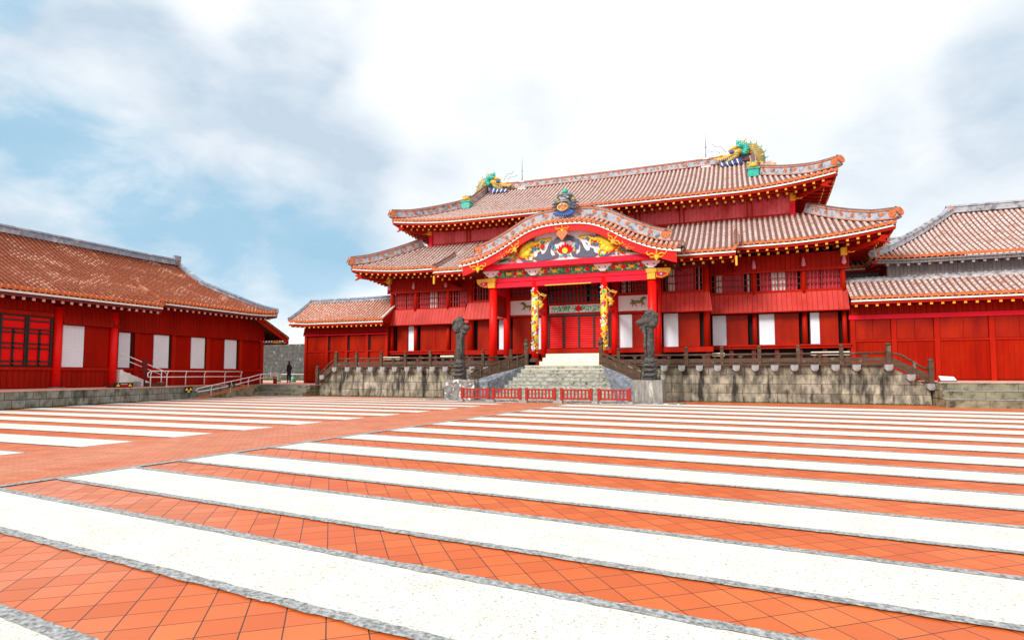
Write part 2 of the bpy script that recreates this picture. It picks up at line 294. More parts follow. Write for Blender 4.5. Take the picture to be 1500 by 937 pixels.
def build(mb,name,mats,parent=None,origin=None):
    if parent is not None and origin is None: origin=ORG[parent.name]
    ob=_b(mb,name,mats,parent,origin); ORG[ob.name]=Vector(origin) if origin is not None else Vector((0,0,0)); return ob
MB.build=build
def tag(o,label,cat,group=None):
    o['label']=label; o['category']=cat
    if group: o['group']=group
    return o
def thing(name,label,cat,loc,group=None):
    o=bpy.data.objects.new(name,None); COL.objects.link(o); o.location=loc; o.empty_display_size=.3; ORG[o.name]=Vector(loc); return tag(o,label,cat,group)
def struct(o): o['kind']='structure'; return o
def stuff(o,label,cat): o['kind']='stuff'; return tag(o,label,cat)
def copytree(o,dloc=(0,0,0),label=None,parent=None):
    c=o.copy(); COL.objects.link(c)
    if parent: c.parent=parent
    else:
        c.location=o.location+Vector(dloc)
        if label: c['label']=label
    for ch in list(o.children): copytree(ch,parent=c)
    return c
# ------------------------------------------------------------------ ground
struct(MB().add([(-400,-60,0),(400,-60,0),(400,400,0),(-400,400,0)],[(0,1,2,3)]).build('ground','ground'))
def pathR(y): return -9.25+.052*y
def pathL(y): return -12.85+.073*y
struct(MB().add([(pathL(-20),-20,.004),(pathR(-20),-20,.004),(pathR(32),32,.004),(pathL(32),32,.004)],[(0,1,2,3)]).build('path','pathb'))
BR=[(-3.95,-3.15),(-2.0,-1.2),(-.02,.72),(1.88,2.68),(3.72,4.37),(5.55,6.22),(7.36,8.17),(9.30,10.10),(11.2,12.0),(13.23,14.05),(15.32,16.12),(17.48,18.3),(19.67,20.43),(21.85,22.64),(24.2,24.95),(26.75,27.4),(29.2,30.0)]
def strip(mb,ya,yb,x0f,x1,z,jit=0,seg=1.0,slope=-.12):
    # strip between lines y=ya+slope*x and y=yb+slope*x from x0f(y) to x1
    def xs(y0):
        x=x0f(0)
        for _ in range(8): x=x0f(y0+slope*x)
        return x
    xa,xb=xs(ya),xs(yb); n=max(1,int(abs(x1-xa)/seg)); vs=[]
    for i in range(n+1):
        t=i/n; a=xa+(x1-xa)*t; b=xb+(x1-xb)*t
        vs.append((a,ya+slope*a+rnd.uniform(-jit,jit),z)); vs.append((b,yb+slope*b+rnd.uniform(-jit,jit),z))
    mb.add(vs,[(2*i,2*i+2,2*i+3,2*i+1) for i in range(n)])
wh=MB(); ke=MB()
for (n0,f0),(n1,f1) in zip(BR,BR[1:]):
    strip(wh,f0+.10,n1-.10,lambda y:pathR(y)+.12,46,.008)
for n0,f0 in BR:
    if f0>22: k=.10
    else: k=.108
    for a,b in ((f0,f0+k),(n0-k,n0)):
        strip(ke,a,b,lambda y:pathR(y)+.10,30,.012,jit=.009,seg=.07)
# edging of the path
for i in range(170):
    y0=-3+i*.2; y1=y0+.2
    j=lambda: rnd.uniform(-.012,.012)
    if i==0: pa=[pathR(y0)+j(),pathR(y0)+.15+j()]
    pb=[pathR(y1)+j(),pathR(y1)+.15+j()]
    ke.add([(pa[0],y0,.013),(pa[1],y0,.013),(pb[1],y1,.013),(pb[0],y1,.013)],[(0,1,2,3)]); pa=pb
WL=[(-1.8,-.75),(.2,1.25),(2.15,3.2),(4.1,5.15),(6.02,7.06),(7.98,9.06),(9.95,11.0),(11.83,12.87),(13.72,14.78),(15.7,16.72),(17.65,18.7),(19.7,20.75),(21.75,22.85),(23.9,25.0),(26.1,27.2),(28.3,29.4),(30.5,31.1)]
for a,b in WL:
    strip(wh,a,b,lambda y:pathL(y),-60,.008,slope=0)
    for c in (a-.05,b): strip(ke,c,c+.05,lambda y:pathL(y),-40,.0125,jit=.006,seg=.3,slope=0)
struct(wh.build('white_paving_bands','gravel')); struct(ke.build('stone_edging','kerb'))
# low weeds where the paving meets the walls
ms=MB()
def weeds(x0,y0,x1,y1,n,h=.07):
    for i in range(n):
        t=rnd.random(); x=x0+(x1-x0)*t+rnd.uniform(-.04,.04); y=y0+(y1-y0)*t-rnd.uniform(0,.12); s=rnd.uniform(.02,.06); hh=rnd.uniform(.02,h)
        a=rnd.uniform(0,PI); ms.add([(x-s*math.cos(a),y-s*math.sin(a),.0),(x+s*math.cos(a),y+s*math.sin(a),.0),(x+rnd.uniform(-.02,.02),y,hh)],[(0,1,2)])
weeds(-27.9,15,-30.2,25.4,1400); weeds(-26.6,32.7,-14,32.7,900,.09); weeds(-3,32.75,8.4,32.75,900,.09)
stuff(ms.build('weeds','moss'),'short green weeds growing along the feet of the stone walls','weeds')
# ------------------------------------------------------------------ roof toolkit
RAFT={}
def roof_face(par,O,a,b,L0,L1,D,prof,z0,lift=lambda d,v:0.,h0=False,h1=False,Dh=None,sp=.31,rr=.085,rib='rib',pan='pan',tend='tend',
              name='tile',eave=True,over=2.1,raf=True,rafstep=.5,two=True,seglen=.55,fascia='white',soff='beamred',ecol='yellow',skip=None,rafpart=False):
    Dh=Dh if Dh is not None else D
    def dd(s): return min(s-L0 if h0 else 99,L1-s if h1 else 99)
    def vm(s):
        d=dd(s); return max(0,d) if d<Dh-1e-6 else D
    def Pt(s,v,z): return (O[0]+a[0]*s+b[0]*v,O[1]+a[1]*s+b[1]*v,z)
    def zz(s,v): return z0+prof(v)+lift(s,v)
    pb=MB(); rb=MB(); eb=MB()
    rng=[]
    if h0 and D>Dh+.01: rng.append((L0,L0+Dh-1e-5))
    m0=L0+(Dh if (h0 and D>Dh+.01) else 0); m1=L1-(Dh if (h1 and D>Dh+.01) else 0); rng.append((m0,m1))
    if h1 and D>Dh+.01: rng.append((L1-Dh+1e-5,L1))
    for r0,r1 in rng:
        n=max(2,int((r1-r0)/.45)); nv=max(2,int(D/.6)); 
        full = not (h0 or h1) or (r1-r0)<1e-3
        vs=[]
        for i in range(n+1):
            s=r0+(r1-r0)*i/n; V=vm(s)
            if r0==m0 and D>Dh+.01: V=D
            for j in range(nv+1):
                v=V*j/nv; vs.append(Pt(s,v,zz(s,v)))
        pb.add(vs,[(i*(nv+1)+j,(i+1)*(nv+1)+j,(i+1)*(nv+1)+j+1,i*(nv+1)+j+1) for i in range(n) for j in range(nv)],smooth=True)
    N=int((L1-L0)/sp); sp=(L1-L0)/N; K5=5
    for i in range(N+1):
        s=L0+sp*i+(0 if 0<i<N else (.06 if i==0 else -.06)); V=vm(s)
        if skip and skip(s): continue
        if V<.12:
            pass
        else:
            n=max(1,int(V/seglen)); vs=[];uv=[]
            for j in range(n+1):
                v=V*j/n
                for k in range(K5):
                    t=PI*k/(K5-1); ds=-math.cos(t)*rr; dz=math.sin(t)*rr*1.05
                    vs.append(Pt(s+ds,v,zz(s,v)+dz+.012)); uv.append((k/4,v+.07*(i%3)))
            rb.add(vs,[(j*K5+k,j*K5+k+1,(j+1)*K5+k+1,(j+1)*K5+k) for j in range(n) for k in range(K5-1)],uvs=uv,smooth=True)
        if eave:
            zc=zz(s,0)+.035; r=rr*1.18; nn=10
            vs=[Pt(s+r*math.cos(2*PI*q/nn),-.035,zc+r*math.sin(2*PI*q/nn)) for q in range(nn)]+[Pt(s+r*math.cos(2*PI*q/nn),.08,zc+r*math.sin(2*PI*q/nn)) for q in range(nn)]
            eb.add(vs,[tuple(range(nn)),tuple(range(nn,2*nn))[::-1]]+[(q,q+nn,(q+1)%nn+nn,(q+1)%nn) for q in range(nn)])
            if i<N:
                s2=s+sp/2; zc=zz(s2,0); w2=sp/2-.02
                pts=[(-w2,.035),(w2,.035),(w2*.55,-.06),(0,-.135),(-w2*.55,-.06)]
                vs=[Pt(s2+p,-.02,zc+q) for p,q in pts]+[Pt(s2+p,.05,zc+q) for p,q in pts]
                eb.add(vs,[(0,1,2,3,4),(9,8,7,6,5)]+[(q,q+5,(q+1)%5+5,(q+1)%5) for q in range(5)])
    rf=pb.build(name+'_bed',pan,par); rb.build('cover_tiles',rib,rf)
    if eave:
        eb.build('tile_ends',tend,rf)
        fb=MB(); sb=MB(); ry=MB(); rr_=MB(); n=max(2,int((L1-L0)/.6))
        def band(mb,v0,v1,za,zb,m=0,ins=0):
            vs=[]
            for i in range(n+1):
                s=L0+(L1-L0)*i/n
                if ins and h0: s=max(s,L0+ins)
                if ins and h1: s=min(s,L1-ins)
                z=zz(s,0)
                vs+=[Pt(s,v0,z+za),Pt(s,v1,z+za),Pt(s,v1,z+zb),Pt(s,v0,z+zb)]
            mb.add(vs,[(i*4+k,i*4+(k+1)%4,(i+1)*4+(k+1)%4,(i+1)*4+k) for i in range(n) for k in range(4)]+[(0,3,2,1),(4*n,4*n+1,4*n+2,4*n+3)],m)
        band(fb,.0,.12,-.215,-.125); fb.build('white_fascia',fascia,rf)
        band(sb,.06,.20,-.36,-.238); band(sb,.5,.60,-.46,-.385,ins=.5) if two else None
        # boarded underside
        vs=[]
        for i in range(n+1):
            s=L0+(L1-L0)*i/n
            for j in range(5):
                v=.05+(over-.05)*j/4; ss=s
                if h0: ss=max(ss,L0+v)
                if h1: ss=min(ss,L1-v)
                vs.append(Pt(ss,v,zz(ss,0)*(1)-.30+.10*v+ .0))
        sb.add(vs,[(i*5+j,i*5+j+1,(i+1)*5+j+1,(i+1)*5+j) for i in range(n) for j in range(4)])
        sb.build('soffit',soff,rf)
        if raf:
            M=int((L1-L0)/rafstep); 
            for row,(ds,v0,v00,za,dmin) in enumerate(((0,.16,.12,-.42,.35),(rafstep*.18,.62,.57,-.58,.9))[:2 if two else 1]):
                for i in range(M):
                    s=L0+(L1-L0)*(i+.5)/M
                    if skip and skip(s): continue
                    d=dd(s); z=zz(s,0)
                    if d<=dmin: continue
                    v1=min(over,d); key=par.name; own=RAFT.get(key,0)<100 and row==0 and rafpart
                    q=MB() if own else rr_
                    q.beam(Pt(s+ds,v0,z+za),Pt(s+ds,v1,z+za+.1*v1),.10,.11,0); q.beam(Pt(s+ds,v00,z+za),Pt(s+ds,v0+.005,z+za),.125,.13,1)
                    if own: RAFT[key]=RAFT.get(key,0)+1; q.build('rafter',[soff,ecol],rf)
            if rr_.v:
                o=rr_.build('rafter',[soff,ecol],rf); o['kind']='stuff'
    return rf
def ridge(par,path,h=.6,w=.32,mats=('ridge','pan','tend'),motif=True,end=(True,True),name='ridge',side=(0,-1),capr=.10,endr=.3,step=1.55):
    mb=MB(); P=[Vector(p) for p in path]
    mb.sweep(P,[(-w/2,0),(w/2,0),(w/2,h),(-w/2,h)],0)
    mb.sweep(P,[(-w/2-.03,h*.02),(w/2+.03,h*.02),(w/2+.03,h*.10),(-w/2-.03,h*.10)],2)
    mb.sweep([p+Vector((0,0,.002)) for p in P],[(-w/2-.05,h*.86),(w/2+.05,h*.86),(w/2+.05,h*.95),(-w/2-.05,h*.95)],2)
    # rounded cap tiles
    mb.sweep(P,[(-w*.38,h),(w*.38,h),(w*.30,h+capr*.8),(0,h+capr*1.2),(-w*.30,h+capr*.8)],1)
    o=mb.build(name,list(mats),par)
    # little round tile ends along both edges and painted jewels
    L=[0]
    for i in range(1,len(P)): L.append(L[-1]+(P[i]-P[i-1]).length)
    def at(d):
        for i in range(1,len(P)):
            if d<=L[i] or i==len(P)-1:
                t=(d-L[i-1])/(L[i]-L[i-1]); p=P[i-1].lerp(P[i],t); T=(P[i]-P[i-1]).normalized(); return p,T
    jb=MB()
    def disc(c,T,Nn,r,th,m=0,nn=10):
        u=Nn.cross(T).normalized(); vs=[c+T*r*math.cos(2*PI*q/nn)+u*r*math.sin(2*PI*q/nn) for q in range(nn)]; vs+= [v+Nn*th for v in vs]
        jb.add(vs,[tuple(range(nn)),tuple(range(nn,2*nn))[::-1]]+[(q,q+nn,(q+1)%nn+nn,(q+1)%nn) for q in range(nn)],m)
    if motif:
        d=.9; k=0
        while d<L[-1]-.6:
            p,T=at(d); Nn=T.cross(Vector((0,0,1))).normalized(); u=Nn.cross(T)
            if u.z<0: u=-u
            for sg in (-1,1):
                c=p+u*h*.52+Nn*sg*(w/2); jb.__init__()
                disc(c,T,Nn*sg,h*.17,.03); disc(c+T*(.17 if k%2 else -.17)*h+u*h*.12,T,Nn*sg,h*.09,.03); jb.build('flame_jewel','tend',o) if sg*Nn.y<0 or abs(Nn.y)<.3 else None
            d+=step*(.75 if k%2 else .45)*1.25; k+=1
    for e,(i0,i1) in zip(end,((0,1),(-1,-2))):
        if not e: continue
        p=P[i0]; T=(P[i0]-P[i1]).normalized(); jb=MB(); Nn=T
        u=Vector((0,0,1)); X=T.cross(Vector((0,0,1))).normalized()
        disc(p+Vector((0,0,h*.55)),X,Nn,endr*h/.6,.06,0,14); jb.build('end_medallion','tend',o)
        for sg in (-1,1):
            jb.__init__(); disc(p+X*sg*w/2+Vector((0,0,h*.6))-T*.28,T,X*sg,endr*h/.6*.85,.05,0,14); jb.build('side_medallion','tend',o)
    return o
def lathe(mb,x,y,prof,n=12,m=0):
    P=[(x,y,z) for r,z in prof]; mb.tube(P,[r for r,z in prof],n,m,up=(0,1,0))
# ------------------------------------------------------------------ the palace hall (x below is measured from its middle)
X0=-9.33
pal=thing('palace_hall','large red two-storey palace with curved porch gable and double tiled roof on the terrace','palace',(X0,38.5,0))
ORG[pal.name]=Vector((0,38.5,0))
def PB(mb,name,mats,par=None): return mb.build(name,mats,par or pal)
YW=38.5; YB=36.6; YU=40.3; YE=53.9
# hidden bulk and back walls
PB(MB().box(-15.2,15.2,39.0,YE,1.95,8.5).box(-12.8,12.8,40.75,YE-1.9,8.5,12.75),'wall','wall')
# near-black sheets that paint the shade behind the openings of each storey
PB(MB().box(-15.1,15.1,38.93,38.995,2.9,8.4),'recess_shade_sheet','dark')
PB(MB().box(-7.8,7.8,37.0,38.9,2.9,8.2),'recess_shade_sheet','dark')
# ground sill bands
PB(MB().box(-15.45,-7.86,38.40,38.9,2.93,3.20).box(-15.5,-7.86,38.32,38.40,3.10,3.20),'sill_beam','beamred')
PB(MB().box(7.86,15.45,38.40,38.9,2.98,3.22).box(7.86,15.5,38.32,38.40,3.12,3.22),'sill_beam','beamred')
PB(MB().box(-8.05,-4.7,36.45,36.98,2.78,3.08),'sill_beam','beamred'); PB(MB().box(4.7,8.05,36.45,36.98,2.78,3.08),'sill_beam','beamred')
# stilt posts below the floor
st=MB()
for x in [-15.3+1.28*i for i in range(25)]: 
    y=38.7 if abs(x)>7.9 else 36.8
    PB(MB().box(x-.12,x+.12,y-.12,y+.12,1.95,2.95),'floor_post','darkred')
PB(MB().box(-15.3,15.3,38.94,39.0,1.95,2.95),'underfloor_shade_sheet','dark')  # near-black sheet painting the shade under the floor
def post(x0,x1,y,z0,z1,m='beamred',round_=True):
    r=(x1-x0)/2; mb=MB(); mb.cyl((x0+x1)/2,y,z0,z1,r,14) if round_ else mb.box(x0,x1,y-r,y+r,z0,z1)
    return PB(mb,'column',m)
def slide(kind,x0,x1,y,z0,z1):
    if kind=='shoji':
        o=PB(MB().box(x0,x1,y,y+.04,z0,z1),'paper_screen','shoji')
        PB(MB().box(x0-.03,x0+.02,y-.02,y+.05,z0,z1).box(x1-.02,x1+.03,y-.02,y+.05,z0,z1).box(x0,x1,y-.02,y+.05,z1,z1+.04).box(x0,x1,y-.02,y+.05,z0-.04,z0),'screen_frame','darkred',o)
    else:
        o=PB(MB().box(x0,x1,y,y+.05,z0,z1),'door_panel','door')
        PB(MB().box(x0-.01,x0+.05,y-.02,y,z0,z1).box(x1-.05,x1+.01,y-.02,y,z0,z1).box(x0,x1,y-.022,y,z1-.06,z1).box(x0,x1,y-.022,y,z0,z0+.05),'door_frame','beamred',o)
def lattice(x0,x1,y,z0,z1,content,nb=None,rows=2,bar='curtain',barw=.045,par=None):
    """window: frame, backing blinds, bar grid"""
    f=PB(MB().box(x0-.07,x0,y-.05,y+.12,z0-.03,z1+.03).box(x1,x1+.07,y-.05,y+.12,z0-.03,z1+.03).box(x0,x1,y-.05,y+.12,z1,z1+.07).box(x0-.1,x1+.1,y-.12,y+.12,z0-.14,z0),'window','beamred')
    cu=MB()
    for a,b,k in content:
        if k: cu.box(x0+(x1-x0)*a+.005,x0+(x1-x0)*b-.005,y+.16,y+.19,z0,z1,0 if k==1 else 1)
    PB(cu,'blind',['curtain','curtw'],f)
    n=nb or int((x1-x0)/.19); b=MB()
    for i in range(1,n):
        x=x0+(x1-x0)*i/n; b.box(x-barw/2,x+barw/2,y,y+.05,z0,z1)
    for j in range(1,rows+1):
        z=z0+(z1-z0)*j/(rows+1); b.box(x0,x1,y-.015,y+.065,z-.022,z+.022,1)
    PB(b,'lattice_bars',['skirt','darkred'],f)
def skirt(x0,x1,y,ztop,zbot,out,m='skirt',e0=0,e1=0,name='sloping_boards'):
    mb=MB(); t=.07
    mb.hexa([(x0-e0,y-out,zbot),(x1+e1,y-out,zbot),(x1+e1,y-out+t,zbot),(x0-e0,y-out+t,zbot),(x0,y-.02,ztop),(x1,y-.02,ztop),(x1,y+t,ztop),(x0,y+t,ztop)],0)
    # end cheeks and the lip below
    mb.box(x0-e0,x1+e1,y-out-.015,y-out+t+.01,zbot-.06,zbot-.002,1)
    for x in (x0-e0,x1+e1-.04):
        mb.add([(x,y-out+t,zbot),(x,y+.3,zbot),(x,y+.3,ztop),(x,y+t,ztop),(x+.04,y-out+t,zbot),(x+.04,y+.3,zbot),(x+.04,y+.3,ztop),(x+.04,y+t,ztop)],[(0,1,2,3),(7,6,5,4),(0,4,5,1),(3,2,6,7)],1)
    return PB(mb,name,[m,'beamred'])
# left and right fronts
skirt(-15.4,-7.86,38.45,6.28,5.14,.42); skirt(7.9,15.4,38.45,6.32,5.18,.42)
skirt(-15.5,-7.86,38.4,8.62,7.60,.10,'frieze'); skirt(7.86,15.5,38.4,8.62,7.62,.10,'frieze')
skirt(-7.9,-4.9,36.55,6.33,5.18,.42,e0=.15); skirt(4.9,7.9,36.55,6.33,5.20,.42,e1=.15)
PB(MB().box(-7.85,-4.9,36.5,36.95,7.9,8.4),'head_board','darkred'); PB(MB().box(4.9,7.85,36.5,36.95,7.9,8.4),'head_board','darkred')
for a,b in [(-15.32,-15.04),(-13.27,-12.97),(-10.52,-10.26),(-8.8,-8.5),(10.26,10.52),(12.98,13.26),(15.07,15.32)]:
    post(a,b,38.55,3.15,5.15); post(a,b,38.52,5.9,8.6)
for a,b in [(-7.9,-7.5),(7.52,7.9)]:
    post(a,b,36.72,2.8,8.35)
# cheeks of the projecting bay
PB(MB().box(-7.82,-7.7,36.75,38.7,2.8,8.3).box(7.7,7.82,36.75,38.7,2.8,8.3),'bay_side_wall','wallY')
for k,a,b in [('door',-14.72,-13.88),('shoji',-13.84,-13.29),('door',-12.72,-11.62),('door',-11.6,-10.54),('door',-10.18,-8.84),
              ('shoji',7.95,8.78),('door',8.8,9.98),('shoji',10.62,11.51),('door',11.53,12.79),('shoji',13.41,13.93),('door',13.95,14.86)]:
    slide(k,a,b,38.62 if k=='door' else 38.68,3.22,5.08)
for k,a,b in [('door',-7.22,-5.82),('shoji',-5.68,-5.14),('shoji',5.18,6.07),('door',6.09,7.28)]:
    slide(k,a,b,36.8,3.12,5.14)
lattice(-15.02,-13.3,38.55,6.36,7.56,[(0,.55,1),(.62,1,1)])
lattice(-12.93,-10.58,38.55,6.36,7.56,[(.0,.12,1),(.15,.36,1),(.38,.52,2),(.56,.66,2),(.7,1,1)])
lattice(-10.22,-7.95,38.55,6.36,7.56,[(0,.08,1),(.28,1,1)])
lattice(7.95,10.22,38.55,6.47,7.60,[(.12,.28,2),(.28,.8,1),(.92,.97,2)])
lattice(10.56,12.96,38.55,6.47,7.60,[(.07,.32,1),(.33,.48,2),(.5,.66,2),(.68,.92,1)])
lattice(13.28,15.05,38.55,6.47,7.60,[(0,.42,1),(.45,1,1)])
lattice(-7.45,-5.2,36.68,6.48,7.86,[(.05,.1,1),(.45,1,1)])
lattice(5.2,7.48,36.68,6.48,7.86,[(.12,.3,2),(.3,.8,1),(.9,.94,2)])
for x in (-15.2,-13.1,-10.4,10.4,13.1,15.2):
    mb=MB(); lathe(mb,x,38.12,[(.02,8.33),(.07,8.25),(.09,8.1),(.13,7.92),(.12,7.82),(.02,7.76)],8); PB(mb,'carved_pendant','pinkred')
# upper storey
PB(MB().box(-12.88,12.88,40.28,40.7,11.2,12.9),'upper_wall','upper')
PB(MB().box(-12.95,12.95,40.16,40.27,11.32,11.52),'base_strip','beamred')
for x in (-12.8,-9.6,-6.15,-2.9,.4,3.2,6.1,10.3,12.8):
    PB(MB().box(x-.17,x-.11,40.2,40.275,11.55,12.6).box(x+.11,x+.17,40.2,40.275,11.55,12.6) if abs(x)<12 else MB().box(x-.14,x+.14,40.1,40.4,11.35,12.9),'wall_batten','rose' if abs(x)>12 else 'beamred')
for x in (-12.8,12.8):
    PB(MB().box(x-.16,x+.16,39.9,40.09,12.25,12.75),'corner_bracket','yellow')
for x in (-15.2,15.2):
    PB(MB().box(x-.16,x+.16,37.98,38.28,8.28,8.72),'corner_bracket','yellow')
for sg in (-1,1):   # curved yellow arms at the corners
    for (x,y,z) in ((15.2,38.0,8.45),(12.8,39.9,12.35)):
        mb=MB(); mb.tube([(sg*(x+.1),y,z),(sg*(x+.45),y-.1,z-.02),(sg*(x+.7),y-.25,z+.14),(sg*(x+.95),y-.5,z+.2),(sg*(x+1.25),y-.7,z+.36)],[.05,.06,.05,.06,.04],6)
        PB(mb,'curled_bracket_arm','yellow')
        li=(.40 if sg<0 else .58)*.8; mb=MB(); mb.beam((sg*x,y+.3,z-.02),(sg*(x+1.7),y-1.35,z-.0+li*.75),.16,.2); mb.prism([(sg*(x+1.35),z+li*.5),(sg*(x+2.0),z-.22+li*.6),(sg*(x+1.7),z+li*.6),(sg*(x+2.0),z+.1+li*.75),(sg*(x+1.6),z+.2+li*.75)],y-1.5,y-1.36); PB(mb,'corner_rafter','beamred')
# ---- roofs
def mklift(L,c,aL,aR,fade):
    def f(s,v):
        d=L-abs(s); 
        if d>c: return 0.
        return (aL if s<0 else aR)*((c-max(d,0))/c)**1.9*max(0,1-v/fade)
    return f
lowp=lambda v:.55*v+.017*v*v
LL=17.45; low_l=mklift(LL,5.8,.40,.58,4.6)
roof_face(pal,(0,36.4),(1,0),(0,1),-LL,-9.3,3.92,lowp,9.03,low_l,True,False,name='lower_roof',rafpart=True)
roof_face(pal,(0,36.4),(1,0),(0,1),9.3,LL,3.92,lowp,9.03,low_l,False,True,name='lower_roof',rafpart=True)
sd_c=(YE+2.1+36.4)/2; SL=(YE+2.1-36.4)/2
def sidelift(a_,fade,c,L): 
    return lambda s,v:(a_*((c-max(L-abs(s),0))/c)**1.9*max(0,1-v/fade) if L-abs(s)<c else 0.)
roof_face(pal,(-LL,sd_c),(0,-1),(1,0),-SL,SL,3.92,lowp,9.03,sidelift(.40,4.6,5.8,SL),True,True,name='lower_roof_left_side')
roof_face(pal,(LL,sd_c),(0,1),(-1,0),-SL,SL,3.92,lowp,9.03,sidelift(.58,4.6,5.8,SL),True,True,name='lower_roof_right_side')
bayp=lambda v:.40*v+.02*v*v
for q0,q1 in ((-9.4,-5.2),(5.2,9.4)): roof_face(pal,(0,34.4),(1,0),(0,1),q0,q1,5.95,bayp,8.38,lambda s,v:0.,name='bay_roof',over=2.2,rafpart=True)
for sg in (-1,1):
    ridge(pal,[(sg*9.42,34.45+.4*i,8.42+bayp(.05+.4*i)) for i in range(0,9)],h=.2,w=.22,motif=False,name='verge_ridge',end=(True,False),endr=.32)
    PB(MB().box(sg*9.42-.05,sg*9.42+.05,34.45,34.58,7.45,7.98),'verge_board_end','yellow')
    mb=MB(); mb.box(min(sg*9.3,sg*9.38),max(sg*9.3,sg*9.38),34.5,38.4,7.75,8.3); PB(mb,'verge_board','beamred')
upp=lambda v:.42*v+.0155*v*v
UL=15.05; up_l=mklift(UL,5.8,.42,.58,6)
roof_face(pal,(0,38.16),(1,0),(0,1),-UL,UL,8.04,upp,12.80,up_l,True,True,Dh=4.3,name='upper_roof',seglen=.7,rafpart=True)
us_c=46.2; UH=8.04
roof_face(pal,(-UL,us_c),(0,-1),(1,0),-UH,UH,4.3,upp,12.80,sidelift(.42,6,5.8,UH),True,True,name='upper_roof_left_side')
roof_face(pal,(UL,us_c),(0,1),(-1,0),-UH,UH,4.3,upp,12.80,sidelift(.58,6,5.8,UH),True,True,name='upper_roof_right_side')
roof_face(pal,(0,54.24),(-1,0),(0,-1),-UL,UL,8.04,upp,12.80,lambda s,v:0.,True,True,Dh=4.3,name='upper_roof_back',sp=.6,rr=.12,raf=False)
roof_face(pal,(0,56.0),(-1,0),(0,-1),-LL,LL,3.92,lowp,9.03,lambda s,v:0.,True,True,name='lower_roof_back',sp=.6,rr=.12,raf=False)
for sg in (-1,1):  # gable triangles
    zt=12.80+upp(8.0)
    g=MB(); g.prism([(42.46,12.8+upp(4.3)-.1),(49.94,12.8+upp(4.3)-.1),(46.2,zt-.05)],sg*10.35,sg*10.5,0,'X'); PB(g,'gable_wall','wallY')
# ridges
for sg,A in ((-1,.42),(1,.98)):
    P=[]
    for i in range(13):
        v=3.95*(1-i/12)**1.0; s=LL-v; P.append((sg*(s+.0),36.4+v,9.03+lowp(v)+low_l(sg*s,v)+.03+ (0.10*((i-9)/3) if i>9 else 0)))
    P.append((sg*(LL+.16),36.24,P[-1][2]+.07)); ridge(pal,P,h=.56,w=.34,name='hip_ridge',end=(False,True),endr=.27,step=1.2)
    P=[]
    for i in range(13):
        v=4.3*(1-i/12); s=UL-v; P.append((sg*s,38.16+v,12.80+upp(v)+up_l(sg*s,v)+.03+(0.10*((i-9)/3) if i>9 else 0)))
    P.append((sg*(UL+.16),38.0,P[-1][2]+.07)); ridge(pal,P,h=.56,w=.34,name='hip_ridge',end=(False,True),endr=.27,step=1.2)
    P=[(sg*10.72,42.46+.0+.62*i*.995,12.83+upp(4.3+.62*i)) for i in range(7)]
    ridge(pal,P,h=.5,w=.34,name='descending_ridge',end=(False,False))
    P=[(sg*10.72,49.94-.62*i*.995,12.83+upp(4.3+.62*i)) for i in range(7)]
    ridge(pal,P,h=.5,w=.34,name='descending_ridge',end=(False,False),motif=False)
zr=12.80+upp(8.04)
ridge(pal,[(-10.5+2.1*i,46.2,zr-.05+.10*(abs(i-5)/5)**2) for i in range(11)],h=.52,w=.42,name='main_ridge',end=(False,False),step=1.0)
